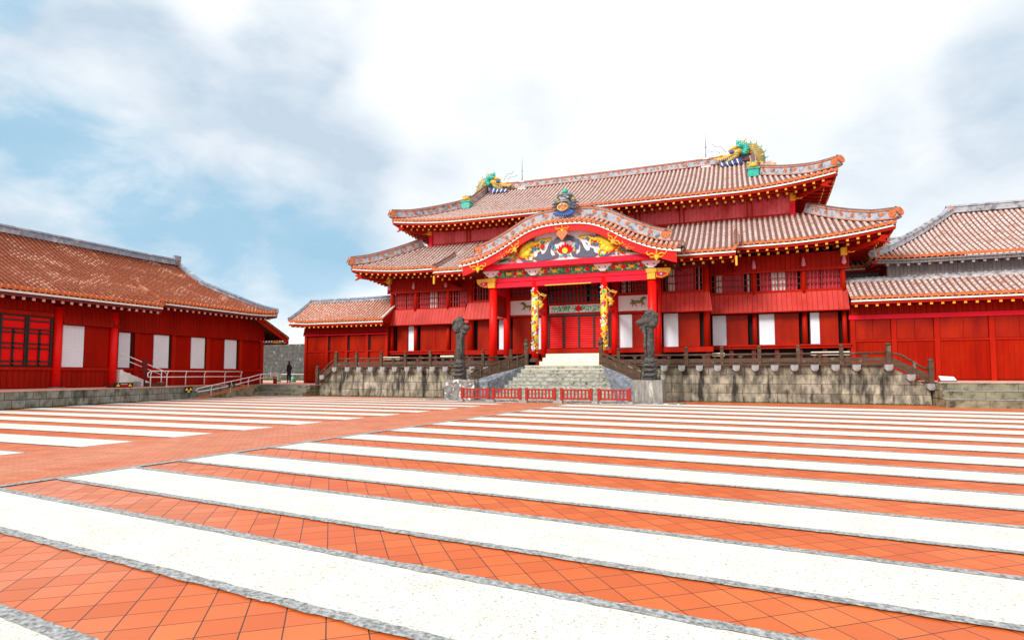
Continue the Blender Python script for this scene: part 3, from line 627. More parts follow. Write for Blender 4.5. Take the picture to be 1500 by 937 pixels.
# ridge dragons (facing each other), little green hip guardians
def ridge_dragon(sg,parent):
    cx=sg*10.2; Y=45.72; f=-sg   # f: direction the head faces
    z=zr+.3
    b=MB()
    Y=46.1
    arc=[(sg*10.98,z-1.0),(sg*11.05,z-.35),(sg*11.0,z+.15),(sg*10.78,z+.5),(sg*10.4,z+.62),(sg*10.05,z+.5)]
    b.tube([(x,Y,q) for x,q in arc],[.44,.50,.50,.46,.42,.36],14,up=(0,1,0))
    root=PB(b,'ridge_dragon','olive')
    sp=MB(); ct=(sg*10.45,z-.3); rim=[]
    for i in range(8):
        a=R(100-19*i); r_=1.08; px_,pz_=ct[0]+sg*r_*math.cos(a),ct[1]+r_*1.2*math.sin(a); rim.append((px_,Y,pz_))
        sp.tube([(px_,Y,pz_),(px_+sg*.2*math.cos(a),Y,pz_+.2*math.sin(a)),(px_+sg*.36*math.cos(a+.3),Y,pz_+.34*math.sin(a+.3))],[.07,.035,.006],5,up=(0,1,0))
    sp.tube(rim,[.09]*len(rim),6,up=(0,1,0)); sp.build('back_spines','teal',root)
    sc=MB()
    for k in range(5):
        for j in range(4):
            a=R(95-28*k); r_=.35+.17*j; sc.ell((ct[0]+sg*(r_+.12)*math.cos(a),Y-.40+.05*abs(j-1.5),ct[1]+(r_+.12)*1.2*math.sin(a)),(.11,.08,.10),0,7,5)
    sc.build('scales','gold',root)
    mn=MB(); Y=45.72
    for i in range(9):
        a=R(-70+25*i); c=(sg*10.02,z+.42); r_=.46
        mn.tube([(c[0]+sg*.1*math.cos(a),Y-.28,c[1]+.1*math.sin(a)),(c[0]+sg*r_*.75*math.cos(a+.15),Y-.36,c[1]+r_*.85*math.sin(a+.15)),(c[0]+sg*r_*1.1*math.cos(a+.45),Y-.3,c[1]+r_*1.2*math.sin(a+.45))],[.13,.12,.04],6,up=(0,1,0))
    mn.ell((sg*10.08,Y,z+.45),(.36,.34,.42)); 
    for i in range(4): mn.tube([(sg*(9.72+.13*i),Y-.1,z+.75),(sg*(9.70+.14*i),Y-.12,z+1.05),(sg*(9.66+.14*i),Y-.12,z+1.22-.03*i)],[.10,.08,.025],6,up=(0,1,0))
    mn.build('mane','teal',root)
    hd=MB()
    hd.tube([(sg*9.95,Y-.1,z+.42),(sg*9.6,Y-.1,z+.30),(sg*9.2,Y-.08,z+.12),(sg*8.8,Y-.05,z+.0),(sg*8.4,Y-.03,z-.04),(sg*8.05,Y,z+.0)],[.30,.24,.15,.13,.11,.06],9,up=(0,1,0))
    hd.ell((sg*8.55,Y-.05,z+.16),(.15,.18,.11)); hd.ell((sg*8.85,Y-.05,z+.12),(.14,.16,.09)); hd.tube([(sg*9.7,Y-.25,z+.62),(sg*9.35,Y-.28,z+.56),(sg*9.05,Y-.2,z+.40)],[.12,.11,.05],7,up=(0,1,0))
    for dy in (-.28,.22): hd.tube([(sg*9.6,Y+dy,z+.62),(sg*9.95,Y+dy,z+.86),(sg*10.4,Y+dy,z+1.18)],[.12,.09,.02],6,up=(0,1,0))
    hd.build('head','gold',root)
    jw=MB(); jw.tube([(sg*9.75,Y-.22,z+.22),(sg*9.62,Y-.24,z-.05),(sg*9.25,Y-.22,z-.25),(sg*8.8,Y-.2,z-.48),(sg*8.3,Y-.15,z-.72)],[.17,.20,.17,.12,.05],8,up=(0,1,0))
    for i in range(7): jw.tube([(sg*(9.2-.14*i),Y-.12,z-.02-.005*i),(sg*(9.2-.14*i),Y-.12,z-.17-.01*i)],[.035,.008],5,1,up=(0,1,0))
    jw.build('jaw',['olive','pinkw'],root)
    ey=MB(); ey.ell((sg*9.32,Y-.26,z+.30),(.2,.13,.14)); ey.ell((sg*9.32,Y+.26,z+.30),(.2,.12,.14)); ey.build('eye','blue',root)
    bd=MB()
    for i in range(13):
        x=sg*(9.9-.12*i); bd.tube([(x,Y-.25,z-.22-.02*i),(x-f*.06,Y-.38,z-.52-.01*i),(x-f*.14,Y-.40,z-.76)],[.075,.05,.01],5,i%3//2)
    bd.build('beard',['blue','pinkw'],root)
    wk=MB(); wk.tube([(sg*8.9,Y,z+.42),(sg*8.75,Y,z+.7),(sg*8.5,Y,z+.95),(sg*8.2,Y,z+.92),(sg*7.95,Y,z+1.2)],.022,5,up=(0,1,0)); wk.tube([(sg*8.5,Y-.1,z+.4),(sg*8.2,Y-.1,z+.62),(sg*7.9,Y-.1,z+.58),(sg*7.6,Y-.1,z+.72)],.018,5,up=(0,1,0)); wk.build('whisker','ridged',root)
    return root
ridge_dragon(-1,pal); ridge_dragon(1,pal)
for sg in (-1,1):
    x=sg*10.62; y=42.1; z=12.8+upp(3.95)
    b=MB(); b.box(x-.34,x+.34,y-.3,y+.35,z-.05,z+.45); b.box(x-.4,x+.4,y-.36,y+.35,z+.45,z+.55)
    o=PB(b,'hip_guardian','teal')
    h=MB(); h.ell((x,y-.05,z+.72),(.34,.36,.22)); h.ell((x,y-.34,z+.66),(.2,.16,.12)); h.ell((x-.2,y-.2,z+.9),(.1,.1,.09)); h.ell((x+.2,y-.2,z+.9),(.1,.1,.09)); h.build('head','gold',o)
    h=MB(); 
    for i in range(5): h.ell((x-.28+.14*i,y+.05,z+.95),(.08,.2,.12),0,7,5)
    h.build('crest','teal',o)
# stair-stepped orange blocks by the right dragon
PB(MB().box(10.9,12.3,45.7,46.3,zr-.9,zr-.45).box(11.0,11.4,45.7,46.3,zr-.45,zr-.25).box(11.6,12.0,45.7,46.3,zr-.45,zr-.3),'gable_top_tiles','pinkish')
# lightning rods
for x in (-7.4,7.45):
    o=PB(MB().box(x-.2,x+.2,46.0,46.4,zr-.05,zr+.62).box(x-.34,x+.34,45.98,46.42,zr-.12,zr+.08),'rod_plinth','metal')
    m=MB(); m.cyl(x,46.2,zr+.6,zr+1.5,.045,8); m.cyl(x,46.2,zr+1.5,zr+2.75,.03,8,0,.008); m.ell((x,46.2,zr+1.5),(.07,.07,.07)); m.build('lightning_rod','ridged',o)
# ------------------------------------------------------------------ curved porch gable
cp=[(0,10.20),(1,10.17),(1.9,10.0),(2.65,9.66),(3.3,9.25),(4.05,8.84),(5.1,8.40),(6.0,8.20),(6.65,8.12)]
bp_=[(0,9.79),(1,9.74),(1.6,9.62),(2.1,9.43),(2.7,9.1),(3.3,8.72),(3.9,8.38),(4.6,8.08),(5.4,7.82),(6.0,7.62),(6.4,7.47)]
def itp(T,x):
    x=abs(x)
    for (a,p),(b,q) in zip(T,T[1:]):
        if x<=b: 
            t=(x-a)/(b-a); return p+(q-p)*t
    return T[-1][1]
def smooth(T,x,w=.35): return sum(itp(T,x+d*w) for d in (-1,-.5,0,.5,1))/5
cz=lambda x:smooth(cp,x); bz=lambda x:smooth(bp_,x,.25)
W=6.62
mb=MB()  # shell of the curved roof running back to the upper wall
n=60
ys=[32.55,33.1,33.75,36.5,40.3]; hs=[.12,.55,1.0,1.05,1.1]
mb.grid(lambda u,v:(-W+2*W*u,32.55+(1.2)*v,cz(-W+2*W*u)+.12+.52*v),n,4)
vs=[]
for i in range(n+1):
    x=-W+2*W*i/n
    for y,h in ((33.75,.64),(40.28,1.0)): vs.append((x,y,cz(x)+h))
mb.add(vs,[(2*i,2*i+2,2*i+3,2*i+1) for i in range(n)],smooth=True)
kf=PB(mb,'porch_roof_bed','pan')
rb=MB(); eb=MB(); Ls=[0]; 
# ribs spaced evenly along the curve
xs=[]; x=-W+.12; 
while x<W-.1:
    xs.append(x); dz=(cz(x+.05)-cz(x-.05))/.1; x+=.285/math.sqrt(1+dz*dz)
for i,x in enumerate(xs):
    dz=(cz(x+.05)-cz(x-.05))/.1; l=math.sqrt(1+dz*dz); tx,tz=1/l,dz/l; nx,nz=-tz,tx
    vs=[];uv=[]
    for j in range(6):
        v=j/5; c=(x,32.52+1.2*v,cz(x)+.12+.52*v)
        for k in range(5):
            t=PI*k/4; a=-math.cos(t)*.085; b=math.sin(t)*.09+.01
            vs.append((c[0]+tx*a+nx*b,c[1],c[2]+tz*a+nz*b)); uv.append((k/4,v*1.5+.1*(i%3)))
    rb.add(vs,[(j*5+k,j*5+k+1,(j+1)*5+k+1,(j+1)*5+k) for j in range(5) for k in range(4)],uvs=uv,smooth=True)
    c=(x,0,cz(x)+.16); nn=10; r=.105
    vs=[(c[0]+r*math.cos(2*PI*q/nn),32.46,c[2]+r*math.sin(2*PI*q/nn)) for q in range(nn)]+[(c[0]+r*math.cos(2*PI*q/nn),32.58,c[2]+r*math.sin(2*PI*q/nn)) for q in range(nn)]
    eb.add(vs,[tuple(range(nn)),tuple(range(nn,2*nn))[::-1]]+[(q,q+nn,(q+1)%nn+nn,(q+1)%nn) for q in range(nn)])
    if i+1<len(xs):
        xm=(x+xs[i+1])/2; z=cz(xm)+.13; eb.prism([(xm-.12*tx,z-.12*tz),(xm+.12*tx,z+.12*tz),(xm+.07*tx-.0,z+.07*tz-.1),(xm-nx*.16,z-nz*.16),(xm-.07*tx,z-.07*tz-.1)],32.5,32.56)
rb.build('cover_tiles','ribW',kf); eb.build('tile_ends','tend',kf)
def band(mb,lo,hi,y0,y1,x0,x1,n=56,m=0):
    vs=[]
    for i in range(n+1):
        x=x0+(x1-x0)*i/n; vs+=[(x,y0,lo(x)),(x,y1,lo(x)),(x,y1,hi(x)),(x,y0,hi(x))]
    mb.add(vs,[(i*4+k,i*4+(k+1)%4,(i+1)*4+(k+1)%4,(i+1)*4+k) for i in range(n) for k in range(4)]+[(0,3,2,1),(4*n,4*n+1,4*n+2,4*n+3)],m); return mb
band(MB(),lambda x:cz(x)-.07,lambda x:cz(x)+.055,32.5,32.72,-W,W).build('white_fascia','white',kf)
PB(band(MB(),bz,lambda x:cz(x)-.075,32.60,32.74,-6.4,6.4),'bargeboard','red')
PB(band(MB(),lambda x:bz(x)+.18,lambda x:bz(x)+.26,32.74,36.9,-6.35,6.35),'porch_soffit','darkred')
rp=[(-6.0+.25*i) for i in range(49)]
ridge(pal,[(x,33.72,cz(x)+.50+.16*min(1,abs(x)/4)) for x in rp],h=.62,w=.36,name='porch_verge_ridge',motif=True,end=(True,True),endr=.27,step=.95)
for sg in (-1,1):
    ridge(pal,[(sg*(5.9+.2*i),33.7,cz(5.9+.2*i)+.45) for i in range(5)],h=.2,w=.3,name='verge_tail',motif=False,end=(False,True))
# roaring guardian mask on the crown of the gable
bx_,by_=.02,33.3
q=MB(); q.ell((bx_,by_+.15,11.45),(.50,.42,.55),0,14,10); q.ell((bx_,by_,11.95),(.52,.34,.2),0,12,8)
for dx in (-.3,.32): q.tube([(bx_+dx*.4,by_-.28,12.0),(bx_+dx,by_-.3,12.06),(bx_+dx*1.7,by_-.15,11.92)],[.09,.10,.03],7,up=(0,1,0))
gm_=PB(q,'guardian_mask','parapet')
q=MB(); q.ell((bx_-.02,by_,12.3),(.18,.18,.19),0,12,8); q.ell((bx_-.3,by_-.02,12.05),(.2,.15,.08)); q.ell((bx_+.26,by_-.02,12.12),(.2,.15,.07)); q.build('crown_knob','teal',gm_)
q=MB(); 
for dx in (-.24,.2): q.ell((bx_+dx,by_-.32,11.85),(.10,.07,.075))
q.ell((bx_-.04,by_-.42,11.72),(.20,.14,.09)); q.tube([(bx_-.42,by_-.3,11.60),(bx_-.1,by_-.48,11.62),(bx_+.3,by_-.34,11.62)],[.04,.05,.04],6); q.build('eyes_and_nose','ridge',gm_)
q=MB(); q.tube([(bx_-.08+.30*math.cos(R(a)),by_-.40,11.26+.21*math.sin(R(a))) for a in range(0,361,30)],.045,7,up=(0,1,0)); q.build('lips','gold',gm_)
q=MB(); q.ell((bx_-.08,by_-.34,11.26),(.26,.08,.17)); q.build('mouth','orangeb',gm_)
q=MB(); 
for k in (-.2,-.12,.02,.1): q.tube([(bx_+k,by_-.44,11.12),(bx_+k,by_-.44,11.2)],[.03,.008],5,up=(0,1,0)); q.tube([(bx_+k-.03,by_-.44,11.42),(bx_+k-.03,by_-.44,11.34)],[.03,.008],5,up=(0,1,0))
q.build('teeth','white',gm_)
q=MB()
for i in range(13): a=R(195+150*i/12); q.tube([(bx_+.34*math.cos(a),by_-.32,11.1+.15*math.sin(a)),(bx_+.55*math.cos(a),by_-.42,11.02+.28*math.sin(a)),(bx_+.72*math.cos(a),by_-.42,10.98+.36*math.sin(a))],[.07,.055,.012],6,up=(0,1,0))
q.build('beard','blue',gm_)
q=MB()
for i in range(11):
    a=R(-35+250*i/10)
    if 60<math.degrees(a)<120: continue
    q.tube([(bx_+.42*math.cos(a),by_-.08,11.5+.35*math.sin(a)),(bx_+.68*math.cos(a),by_-.12,11.48+.42*math.sin(a)),(bx_+.86*math.cos(a),by_-.08,11.42+.48*math.sin(a))],[.13,.08,.015],6,up=(0,1,0))
q.build('mane','slate',gm_)
q=MB()
for dx in (-.45,.5): q.ell((bx_+dx,by_-.1,11.75),(.16,.14,.2))
for k in range(5): q.ell((bx_-.34+.17*k,by_-.24,12.02+.03*(k%2)),(.1,.1,.06))
q.build('brow','olive',gm_)
# tympanum
TY=33.22
PB(band(MB(),lambda x:8.17,lambda x:max(8.18,bz(x)+.16),TY,TY+.12,-4.85,4.85),'gable_panel','pinkw')
PB(MB().box(-5.25,5.25,TY-.20,33.9,7.86,8.16),'gable_beam','rose')
# relief carving in the gable
def relief(name,shapes,mats,par,y=TY,th=.09):
    mb=MB()
    for m,pts,t in shapes: mb.prism(pts,y-th*t,y,m)
    return mb.build(name,mats,par)
gp=None
for o in pal.children:
    if o.name.startswith('gable_panel'): gp=o
def ring(cx,cz_,rx,rz,n=14,a0=0,a1=360): return [(cx+rx*math.cos(R(a0+(a1-a0)*i/n)),cz_+rz*math.sin(R(a0+(a1-a0)*i/n))) for i in range(n+(0 if a1-a0==360 else 1))]
def leafs(cx,cz_,l,w_,ang):
    c,s=math.cos(R(ang)),math.sin(R(ang)); P=[(-l,0),(-l*.4,w_),(l*.3,w_*.8),(l,0),(l*.3,-w_*.7),(-l*.4,-w_)]
    return [(cx+c*a-s*b,cz_+s*a+c*b) for a,b in P]
# white field inside the cloud, dark cloud arch, flaming jewel
half=[(0,9.63),(.3,9.6),(.55,9.5),(.65,9.38),(.85,9.33),(1.0,9.15),(1.1,8.9),(1.22,8.7),(1.36,8.6),(1.5,8.64),(1.50,8.8),(1.68,8.74),(1.72,8.52),(1.97,8.40),(1.7,8.2),(1.2,8.22),(.75,8.28),(.45,8.36),(.38,8.52),(.5,8.66),(.62,8.6),(.6,8.5),(.75,8.46),(.9,8.6),(.94,8.85),(.88,9.05),(.7,9.2),(.45,9.22),(.3,9.32),(0,9.28)]
for sg in (-1,1): relief('cloud_carving',[(0,[(sg*a,b) for a,b in half],1.2)],['slate'],gp)
fl=[(-.42,8.66),(-.5,8.9),(-.38,8.84),(-.36,9.06),(-.24,8.92),(-.16,9.14),(-.06,9.0),(.0,9.3),(.08,9.0),(.17,9.15),(.24,8.93),(.37,9.05),(.38,8.84),(.5,8.9),(.42,8.66),(.2,8.56),(-.2,8.56)]
relief('flaming_jewel',[(0,fl,.8),(1,ring(0,8.72,.17,.17),1.1),(2,ring(0,8.43,.13,.1),.9),(3,leafs(-.22,8.44,.16,.07,20),.8),(3,leafs(.22,8.44,.16,.07,-20),.8),(0,ring(0,8.37,.06,.05,8),1.0)],['bright','lemon','blue','brg'],gp)
for sg in (-1,1):
    sh=[]
    for a,b,l,w_,an,m in [(.72,9.02,.16,.1,60,1),(.62,8.88,.12,.08,100,2),(.74,8.86,.1,.07,40,1),(.6,8.68,.07,.1,0,3)]: sh.append((m,leafs(sg*a,b,l,w_,sg*an),1.3))
    relief('small_bird_carving',sh,['gold','blue','brg','orangeb'],gp)
    # golden dragon: winding body with limbs, built as round relief
    dg=MB()
    body=[(.85,9.52),(1.15,9.42),(1.45,9.44),(1.75,9.26),(2.05,9.30),(2.35,9.15),(2.6,8.95),(2.7,8.75),(2.55,8.55),(2.3,8.6)]
    dg.tube([(sg*a,TY-.04,b) for a,b in body],[.06,.10,.12,.14,.18,.22,.24,.2,.16,.1],8,up=(0,1,0))
    dg.ell((sg*2.35,TY-.08,8.75),(.25,.12,.22)); dg.ell((sg*2.62,TY-.1,8.62),(.3,.12,.2)); dg.ell((sg*2.2,TY-.07,8.95),(.2,.1,.14)); dg.ell((sg*2.5,TY-.1,9.02),(.24,.1,.14))
    for P in ([(2.2,8.7),(2.0,8.55),(2.02,8.32)],[(2.5,8.55),(2.35,8.35),(2.28,8.22)],[(2.85,8.6),(3.1,8.52),(3.3,8.36)],[(2.9,8.75),(3.2,8.66),(3.42,8.5)],[(1.6,9.35),(1.5,9.18),(1.62,9.05)],[(1.9,9.3),(2.0,9.1),(1.85,9.0)]):
        dg.tube([(sg*a,TY-.05,b) for a,b in P],[.09,.07,.05],6,up=(0,1,0))
    for i in range(9):
        a=R(30+36*i); dg.tube([(sg*(2.55+.18*math.cos(a)),TY-.08,8.75+.16*math.sin(a)),(sg*(2.55+.36*math.cos(a)),TY-.08,8.75+.31*math.sin(a))],[.07,.02],5,up=(0,1,0))
    for i in range(26):
        t=rnd.uniform(0,8.99); k=int(t); u=t-k; px_=body[k][0]*(1-u)+body[k+1][0]*u; pz_=body[k][1]*(1-u)+body[k+1][1]*u
        a=rnd.uniform(0,6.28); l=rnd.uniform(.1,.26); dg.tube([(sg*px_,TY-.1,pz_),(sg*(px_+l*math.cos(a)),TY-.08,pz_+.8*l*math.sin(a))],[.05,.015],5,1 if i%3 else 0,up=(0,1,0))
    dg.build('dragon_carving',['lemon','gold'],gp)
    sh=[(0,leafs(sg*2.85,8.98,.34,.08,sg*-62),1.6),(0,leafs(sg*2.72,8.42,.22,.06,sg*20),1.7),(0,leafs(sg*1.75,9.15,.2,.05,sg*-30),1.5),(0,leafs(sg*3.0,8.62,.22,.05,sg*40),1.5)]
    sh+=[(1,leafs(sg*1.38,9.32,.13,.1,sg*-20),1.6),(1,leafs(sg*2.0,9.48,.17,.09,sg*-30),1.4),(1,leafs(sg*3.2,8.98,.15,.09,sg*-30),1.3),(1,leafs(sg*1.9,8.95,.14,.08,sg*30),1.3),(1,leafs(sg*2.5,8.28,.25,.05,sg*6),1.4)]
    sh+=[(2,leafs(sg*1.2,9.42,.17,.07,sg*20),1.2),(2,leafs(sg*3.75,8.42,.32,.08,sg*-12),1.0),(2,leafs(sg*4.02,8.36,.25,.06,sg*-20),1.0),(2,leafs(sg*2.22,8.2+.06,.22,.06,0),1.0),(2,leafs(sg*1.7,9.0,.13,.06,sg*10),1.6)]
    sh+=[(3,ring(sg*3.45,8.78,.2,.15,9),1.2),(3,leafs(sg*3.5,8.92,.16,.08,sg*-20),1.1),(4,ring(sg*1.62,9.42,.1,.07,8),1.8),(4,ring(sg*2.3,9.3,.09,.07,8),1.8)]
    for i in range(34):
        px_=rnd.uniform(1.3,3.5); hi=min(9.45,bz(px_)-.05); lo=8.25 if px_>2 else 8.95
        if hi<=lo: continue
        sh.append((rnd.choice([0,0,1,2,2,3,4]),leafs(sg*px_,rnd.uniform(lo,hi),rnd.uniform(.06,.14),rnd.uniform(.03,.05),rnd.uniform(0,180)),rnd.uniform(.8,2.0)))
    relief('cloud_scrolls',sh,['bright','blue','green','orangeb','olive'],gp)
# gilt hardware on bargeboard
def gilt(cx,cz_,s,y,ang=0):
    mb=MB(); c_,s_=math.cos(R(ang)),math.sin(R(ang))
    def T(a,b): return (cx+s*(c_*a-s_*b),y,cz_+s*(s_*a+c_*b))
    mb.ell((cx,y,cz_),(.11*s,.05,.13*s))
    for q in (-1,1):
        mb.tube([T(q*.05,.08),T(q*.2,.16),T(q*.36,.10),T(q*.44,.2),T(q*.36,.28)],[s*.035,s*.04,s*.035,s*.03,s*.012],5,up=(0,1,0))
        mb.tube([T(q*.1,0),T(q*.24,-.02),T(q*.30,.06)],[s*.035,s*.03,s*.012],5,up=(0,1,0))
    mb.tube([T(0,.08),T(0,.3),T(.02,.42)],[s*.05,s*.03,s*.01],5,up=(0,1,0)); mb.tube([T(0,-.08),T(0,-.2)],[s*.06,s*.01],5,up=(0,1,0))
    return mb
PB(MB().prism([(-.2,9.80),(-.34,9.62),(-.2,9.42),(0,9.2),(.2,9.42),(.34,9.62),(.2,9.80)],32.52,32.58),'gilt_pendant','orangeb')
PB(gilt(0,9.78,.9,32.56),'gilt_pendant','yellow')
for sg in (-1,1):
    PB(gilt(sg*2.95,8.85+.05,1.15,32.58,sg*-38),'gilt_fitting','yellow')
    PB(gilt(sg*5.35,7.86,1.25,32.56,0),'gilt_fitting','yellow')
    PB(gilt(sg*3.75,8.48,.8,32.58,sg*-30),'gilt_fitting','orangeb')
# painted band with brackets
PB(MB().box(-4.85,4.85,33.72,33.92,7.42,7.858),'painted_band','green')
pb_=[o for o in pal.children if o.name.startswith('painted_band')][0]
fb=MB(); 
for i in range(330):
    x=rnd.uniform(-4.6,4.6); z=rnd.uniform(7.47,7.82); fb.prism(leafs(x,z,rnd.uniform(.07,.14),.03,rnd.uniform(0,180)),33.70-rnd.uniform(0,.015),33.72,rnd.choice([0,0,1,2,2]))
fb.build('leaf_scrolls',['brg','pinkw','slate'],pb_)
for x in (-4.35,-3.35,-2.75,-1.35,0,1.2,2.75,3.35,4.35): MB().disc(x,7.64,.13,33.66,33.71,0,9).disc(x,7.64,.06,33.64,33.66,1,8).build('peony_carving',['bright','rose'],pb_)
for x in (-3.75,-3.05,-.8,.65,-1.6,1.7,3.05,3.8): 
    fb=MB()
    fb.ell((x,33.70,7.65),(.17,.05,.09)); fb.ell((x-.14,33.69,7.7),(.08,.05,.07)); 
    for d in (-.13,-.04,.08,.15): fb.tube([(x+d,33.69,7.62),(x+d*1.3,33.68,7.52)],[.03,.02],5)
    fb.tube([(x+.15,33.69,7.68),(x+.24,33.68,7.78)],[.03,.02],5)
    fb.build('lion_carving','lemon',pb_)
for x in (-4.9,-2.14,2.14,4.9):
    w_=.62
    P=[(x+k*.72,q) for k,q in [(-.20,7.45),(.20,7.45),(.28,7.53),(.42,7.58),(.46,7.68),(.62,7.72),(.74,7.85),(-.74,7.85),(-.62,7.72),(-.46,7.68),(-.42,7.58),(-.28,7.53)]]
    o=PB(MB().prism(P,33.5,33.71),'cloud_bracket','pinkw')
    MB().disc(x-.18,7.66,.04,33.47,33.5,0,8).disc(x+.18,7.66,.04,33.47,33.5,0,8).build('ink_marks','slate',o)
PB(MB().box(-5.2,5.2,33.74,34.1,7.16,7.41).box(-4.9,4.9,33.80,34.05,6.83,7.155),'porch_beam','rose')
PB(MB().box(-1.45,1.4,33.76,33.9,6.80,6.86),'beam_gilt_strip','yellow')
for sg in (-1,1):
    o=PB(MB().prism([(sg*4.68,6.83),(sg*5.12,6.83),(sg*5.12,7.42),(sg*4.68,7.42)],33.6,34.2).prism([(sg*4.62,7.2),(sg*5.2,7.2),(sg*5.2,7.42),(sg*4.62,7.42)],33.55,34.25),'capital','yellow')
    o=PB(MB().prism([(sg*5.14,6.95),(sg*5.45,6.90),(sg*5.75,7.02),(sg*5.92,7.2),(sg*5.95,7.42),(sg*5.14,7.45)],33.72,34.1),'beam_nose','yellow')
    m=MB(); m.prism([(sg*5.2,6.99),(sg*5.48,6.95),(sg*5.78,7.1),(sg*5.6,7.2),(sg*5.2,7.22)],33.69,33.72,0); m.disc(sg*5.45,7.1,.09,33.67,33.69,1,9); m.disc(sg*5.45,7.1,.045,33.655,33.67,2,8); m.build('nose_painting',['rose','blue','pinkw'],o)
    # outer column and its inner partner with the brace between
    m=MB(); m.cyl(sg*4.9,33.97,1.96,6.9,.25,20); PB(m,'porch_column','red')
    m=MB(); m.cyl(sg*4.9,36.3,2.6,7.3,.23,18); PB(m,'porch_column','red')
    m=MB(); m.cyl(sg*2.3,36.3,2.6,7.3,.22,18); PB(m,'porch_column','red')
    PB(MB().box(sg*4.9-.08,sg*4.9+.08,34.15,36.15,6.5,6.85),'tie_beam','rose')
    PB(MB().box(sg*4.9-.05,sg*4.9+.05,34.3,36.1,5.15,6.5),'side_shutter','wallY'); 
    PB(MB().box(sg*2.22-.08,sg*2.22+.08,34.15,36.1,5.25,5.5),'tie_beam','rose')
    PB(MB().box(sg*2.14-.07,sg*2.14+.07,34.15,36.1,6.6,6.84),'tie_beam','darkred')
    # dragon-wrapped column
    x=sg*2.14; m=MB(); m.cyl(x,33.97,2.3,6.3+.87,.21,20); dc=PB(m,'dragon_column','red')
    m=MB(); m.cyl(x,33.97,2.86,6.42,.218,24); m.build('painted_dragon_skin','dcol',dc)
    mb=MB()
    P=[];rr=[]
    for i in range(90):
        t=i/89; a=t*2*PI*5.2*sg+1.0; z=2.95+3.15*t; P.append((x+.185*math.cos(a),33.97+.185*math.sin(a),z)); rr.append(.045+.012*math.sin(i*1.9))
    mb.tube(P,rr,7,up=(.3,.2,1)); 
    mb.build('painted_dragon','lemon',dc)
    for i in range(30):
        mb=MB(); a=rnd.uniform(PI*.9,PI*2.1); z=rnd.uniform(2.75,6.75); k=rnd.choice([0,1,2,3,2])
        mb.ell((x+.205*math.cos(a),33.97+.205*math.sin(a),z),(rnd.uniform(.04,.07),.04,rnd.uniform(.03,.07)),k,7,5); mb.build('painted_cloud',['bright','blue','pinkw','brg'],dc)
    mb=MB()
    for zc in (6.55,3.35,4.6):
        for k in range(5):
            a=PI*1.2+k*.25; mb.ell((x+.205*math.cos(a),33.97+.205*math.sin(a),zc+.09*math.sin(k*2.2)),(.07,.045,.06),[2,1,3,2,0][k],7,5)
    mb.build('painted_cloud',['bright','blue','pinkw','brg'],dc)
    m=MB(); m.box(x-.27,x+.27,33.7,34.25,2.2,2.33).box(x-.24,x+.24,33.73,34.2,2.33,2.42); m.build('column_base','wood',dc)
    # dragon that leans from the column
    q=-sg if sg<0 else 1
    mb=MB(); d=1
    xx=lambda a:x+(a if sg<0 else a)
    mb.tube([(x+.18,33.95,5.95),(x+.36,33.9,5.85),(x+.48,33.85,5.66),(x+.44,33.82,5.5),(x+.3,33.82,5.45)],[.09,.11,.11,.09,.05],8,up=(0,1,0))
    mb.ell((x+.40,33.78,5.72),(.12,.10,.10)); mb.ell((x+.42,33.76,5.52),(.10,.09,.07))
    mb.tube([(x+.16,33.85,6.55),(x+.4,33.8,6.28),(x+.66,33.75,6.16),(x+.82,33.75,6.26)],[.025,.035,.03,.01],6,up=(0,1,0))
    mb.tube([(x+.2,33.9,6.12),(x+.5,33.8,6.34),(x+.78,33.75,6.2),(x+.6,33.75,5.95)],[.022,.03,.028,.012],6,up=(0,1,0))
    for i in range(6): mb.tube([(x+.42,33.78,5.68),(x+.42+.24*math.cos(i*1.05),33.74,5.68+.26*math.sin(i*1.05))],[.035,.006],5,up=(0,1,0))
    mb.build('leaning_dragon_head',['gold'],dc)
    mb=MB(); mb.ell((x+.34,33.95,5.95),(.16,.08,.26)); mb.tube([(x+.16,33.9,6.6),(x+.3,33.9,6.25),(x+.5,33.88,6.05)],[.03,.07,.02],6)
    for i in range(5): mb.tube([(x+.3,33.92,5.9),(x+.3+.3*math.cos(.4+i*.5),33.9,5.9+.3*math.sin(.4+i*.5))],[.05,.01],5,up=(0,1,0))
    mb.build('red_mane','darkred',dc)
# inner front of the porch
IY=36.3
def kirin(cx,cz_,s,y,par,d=1):
    mb=MB(); g=lambda a,b:(cx+d*s*a,y,cz_+s*b)
    mb.tube([g(-.42,0),g(-.2,.06),g(.05,.03),g(.3,.12),g(.42,.3)],[s*.1,s*.15,s*.13,s*.15,s*.09],8,up=(0,1,0))
    mb.tube([g(.42,.3),g(.6,.42),g(.78,.36)],[s*.1,s*.1,s*.05],7,up=(0,1,0)); mb.tube([g(.55,.45),g(.66,.6)],[s*.04,s*.01],5,up=(0,1,0))
    for P in ([(.3,.05),(.5,-.1),(.62,-.3)],[(.25,.05),(.38,-.18),(.3,-.38)],[(-.3,0),(-.3,-.22),(-.15,-.38)],[(-.4,0),(-.55,-.2),(-.6,-.4)]): mb.tube([g(*p) for p in P],[s*.09,s*.05,s*.04],6,up=(0,1,0))
    for P in ([(-.42,0),(-.62,.12),(-.78,.02)],[(-.42,.04),(-.6,.26),(-.8,.24)],[(-.45,0),(-.7,-.05),(-.8,-.2)]): mb.tube([g(*p) for p in P],[s*.08,s*.07,s*.02],6,up=(0,1,0))
    mb.build('horse_painting','olive',par)
    mb=MB()
    for a,b in [(.4,.45),(.3,.35),(.52,.5),(-.5,.2),(-.62,.28)]: mb.ell(g(a,b),(s*.1,.02,s*.06),0,7,5)
    mb.build('horse_mane','green',par)
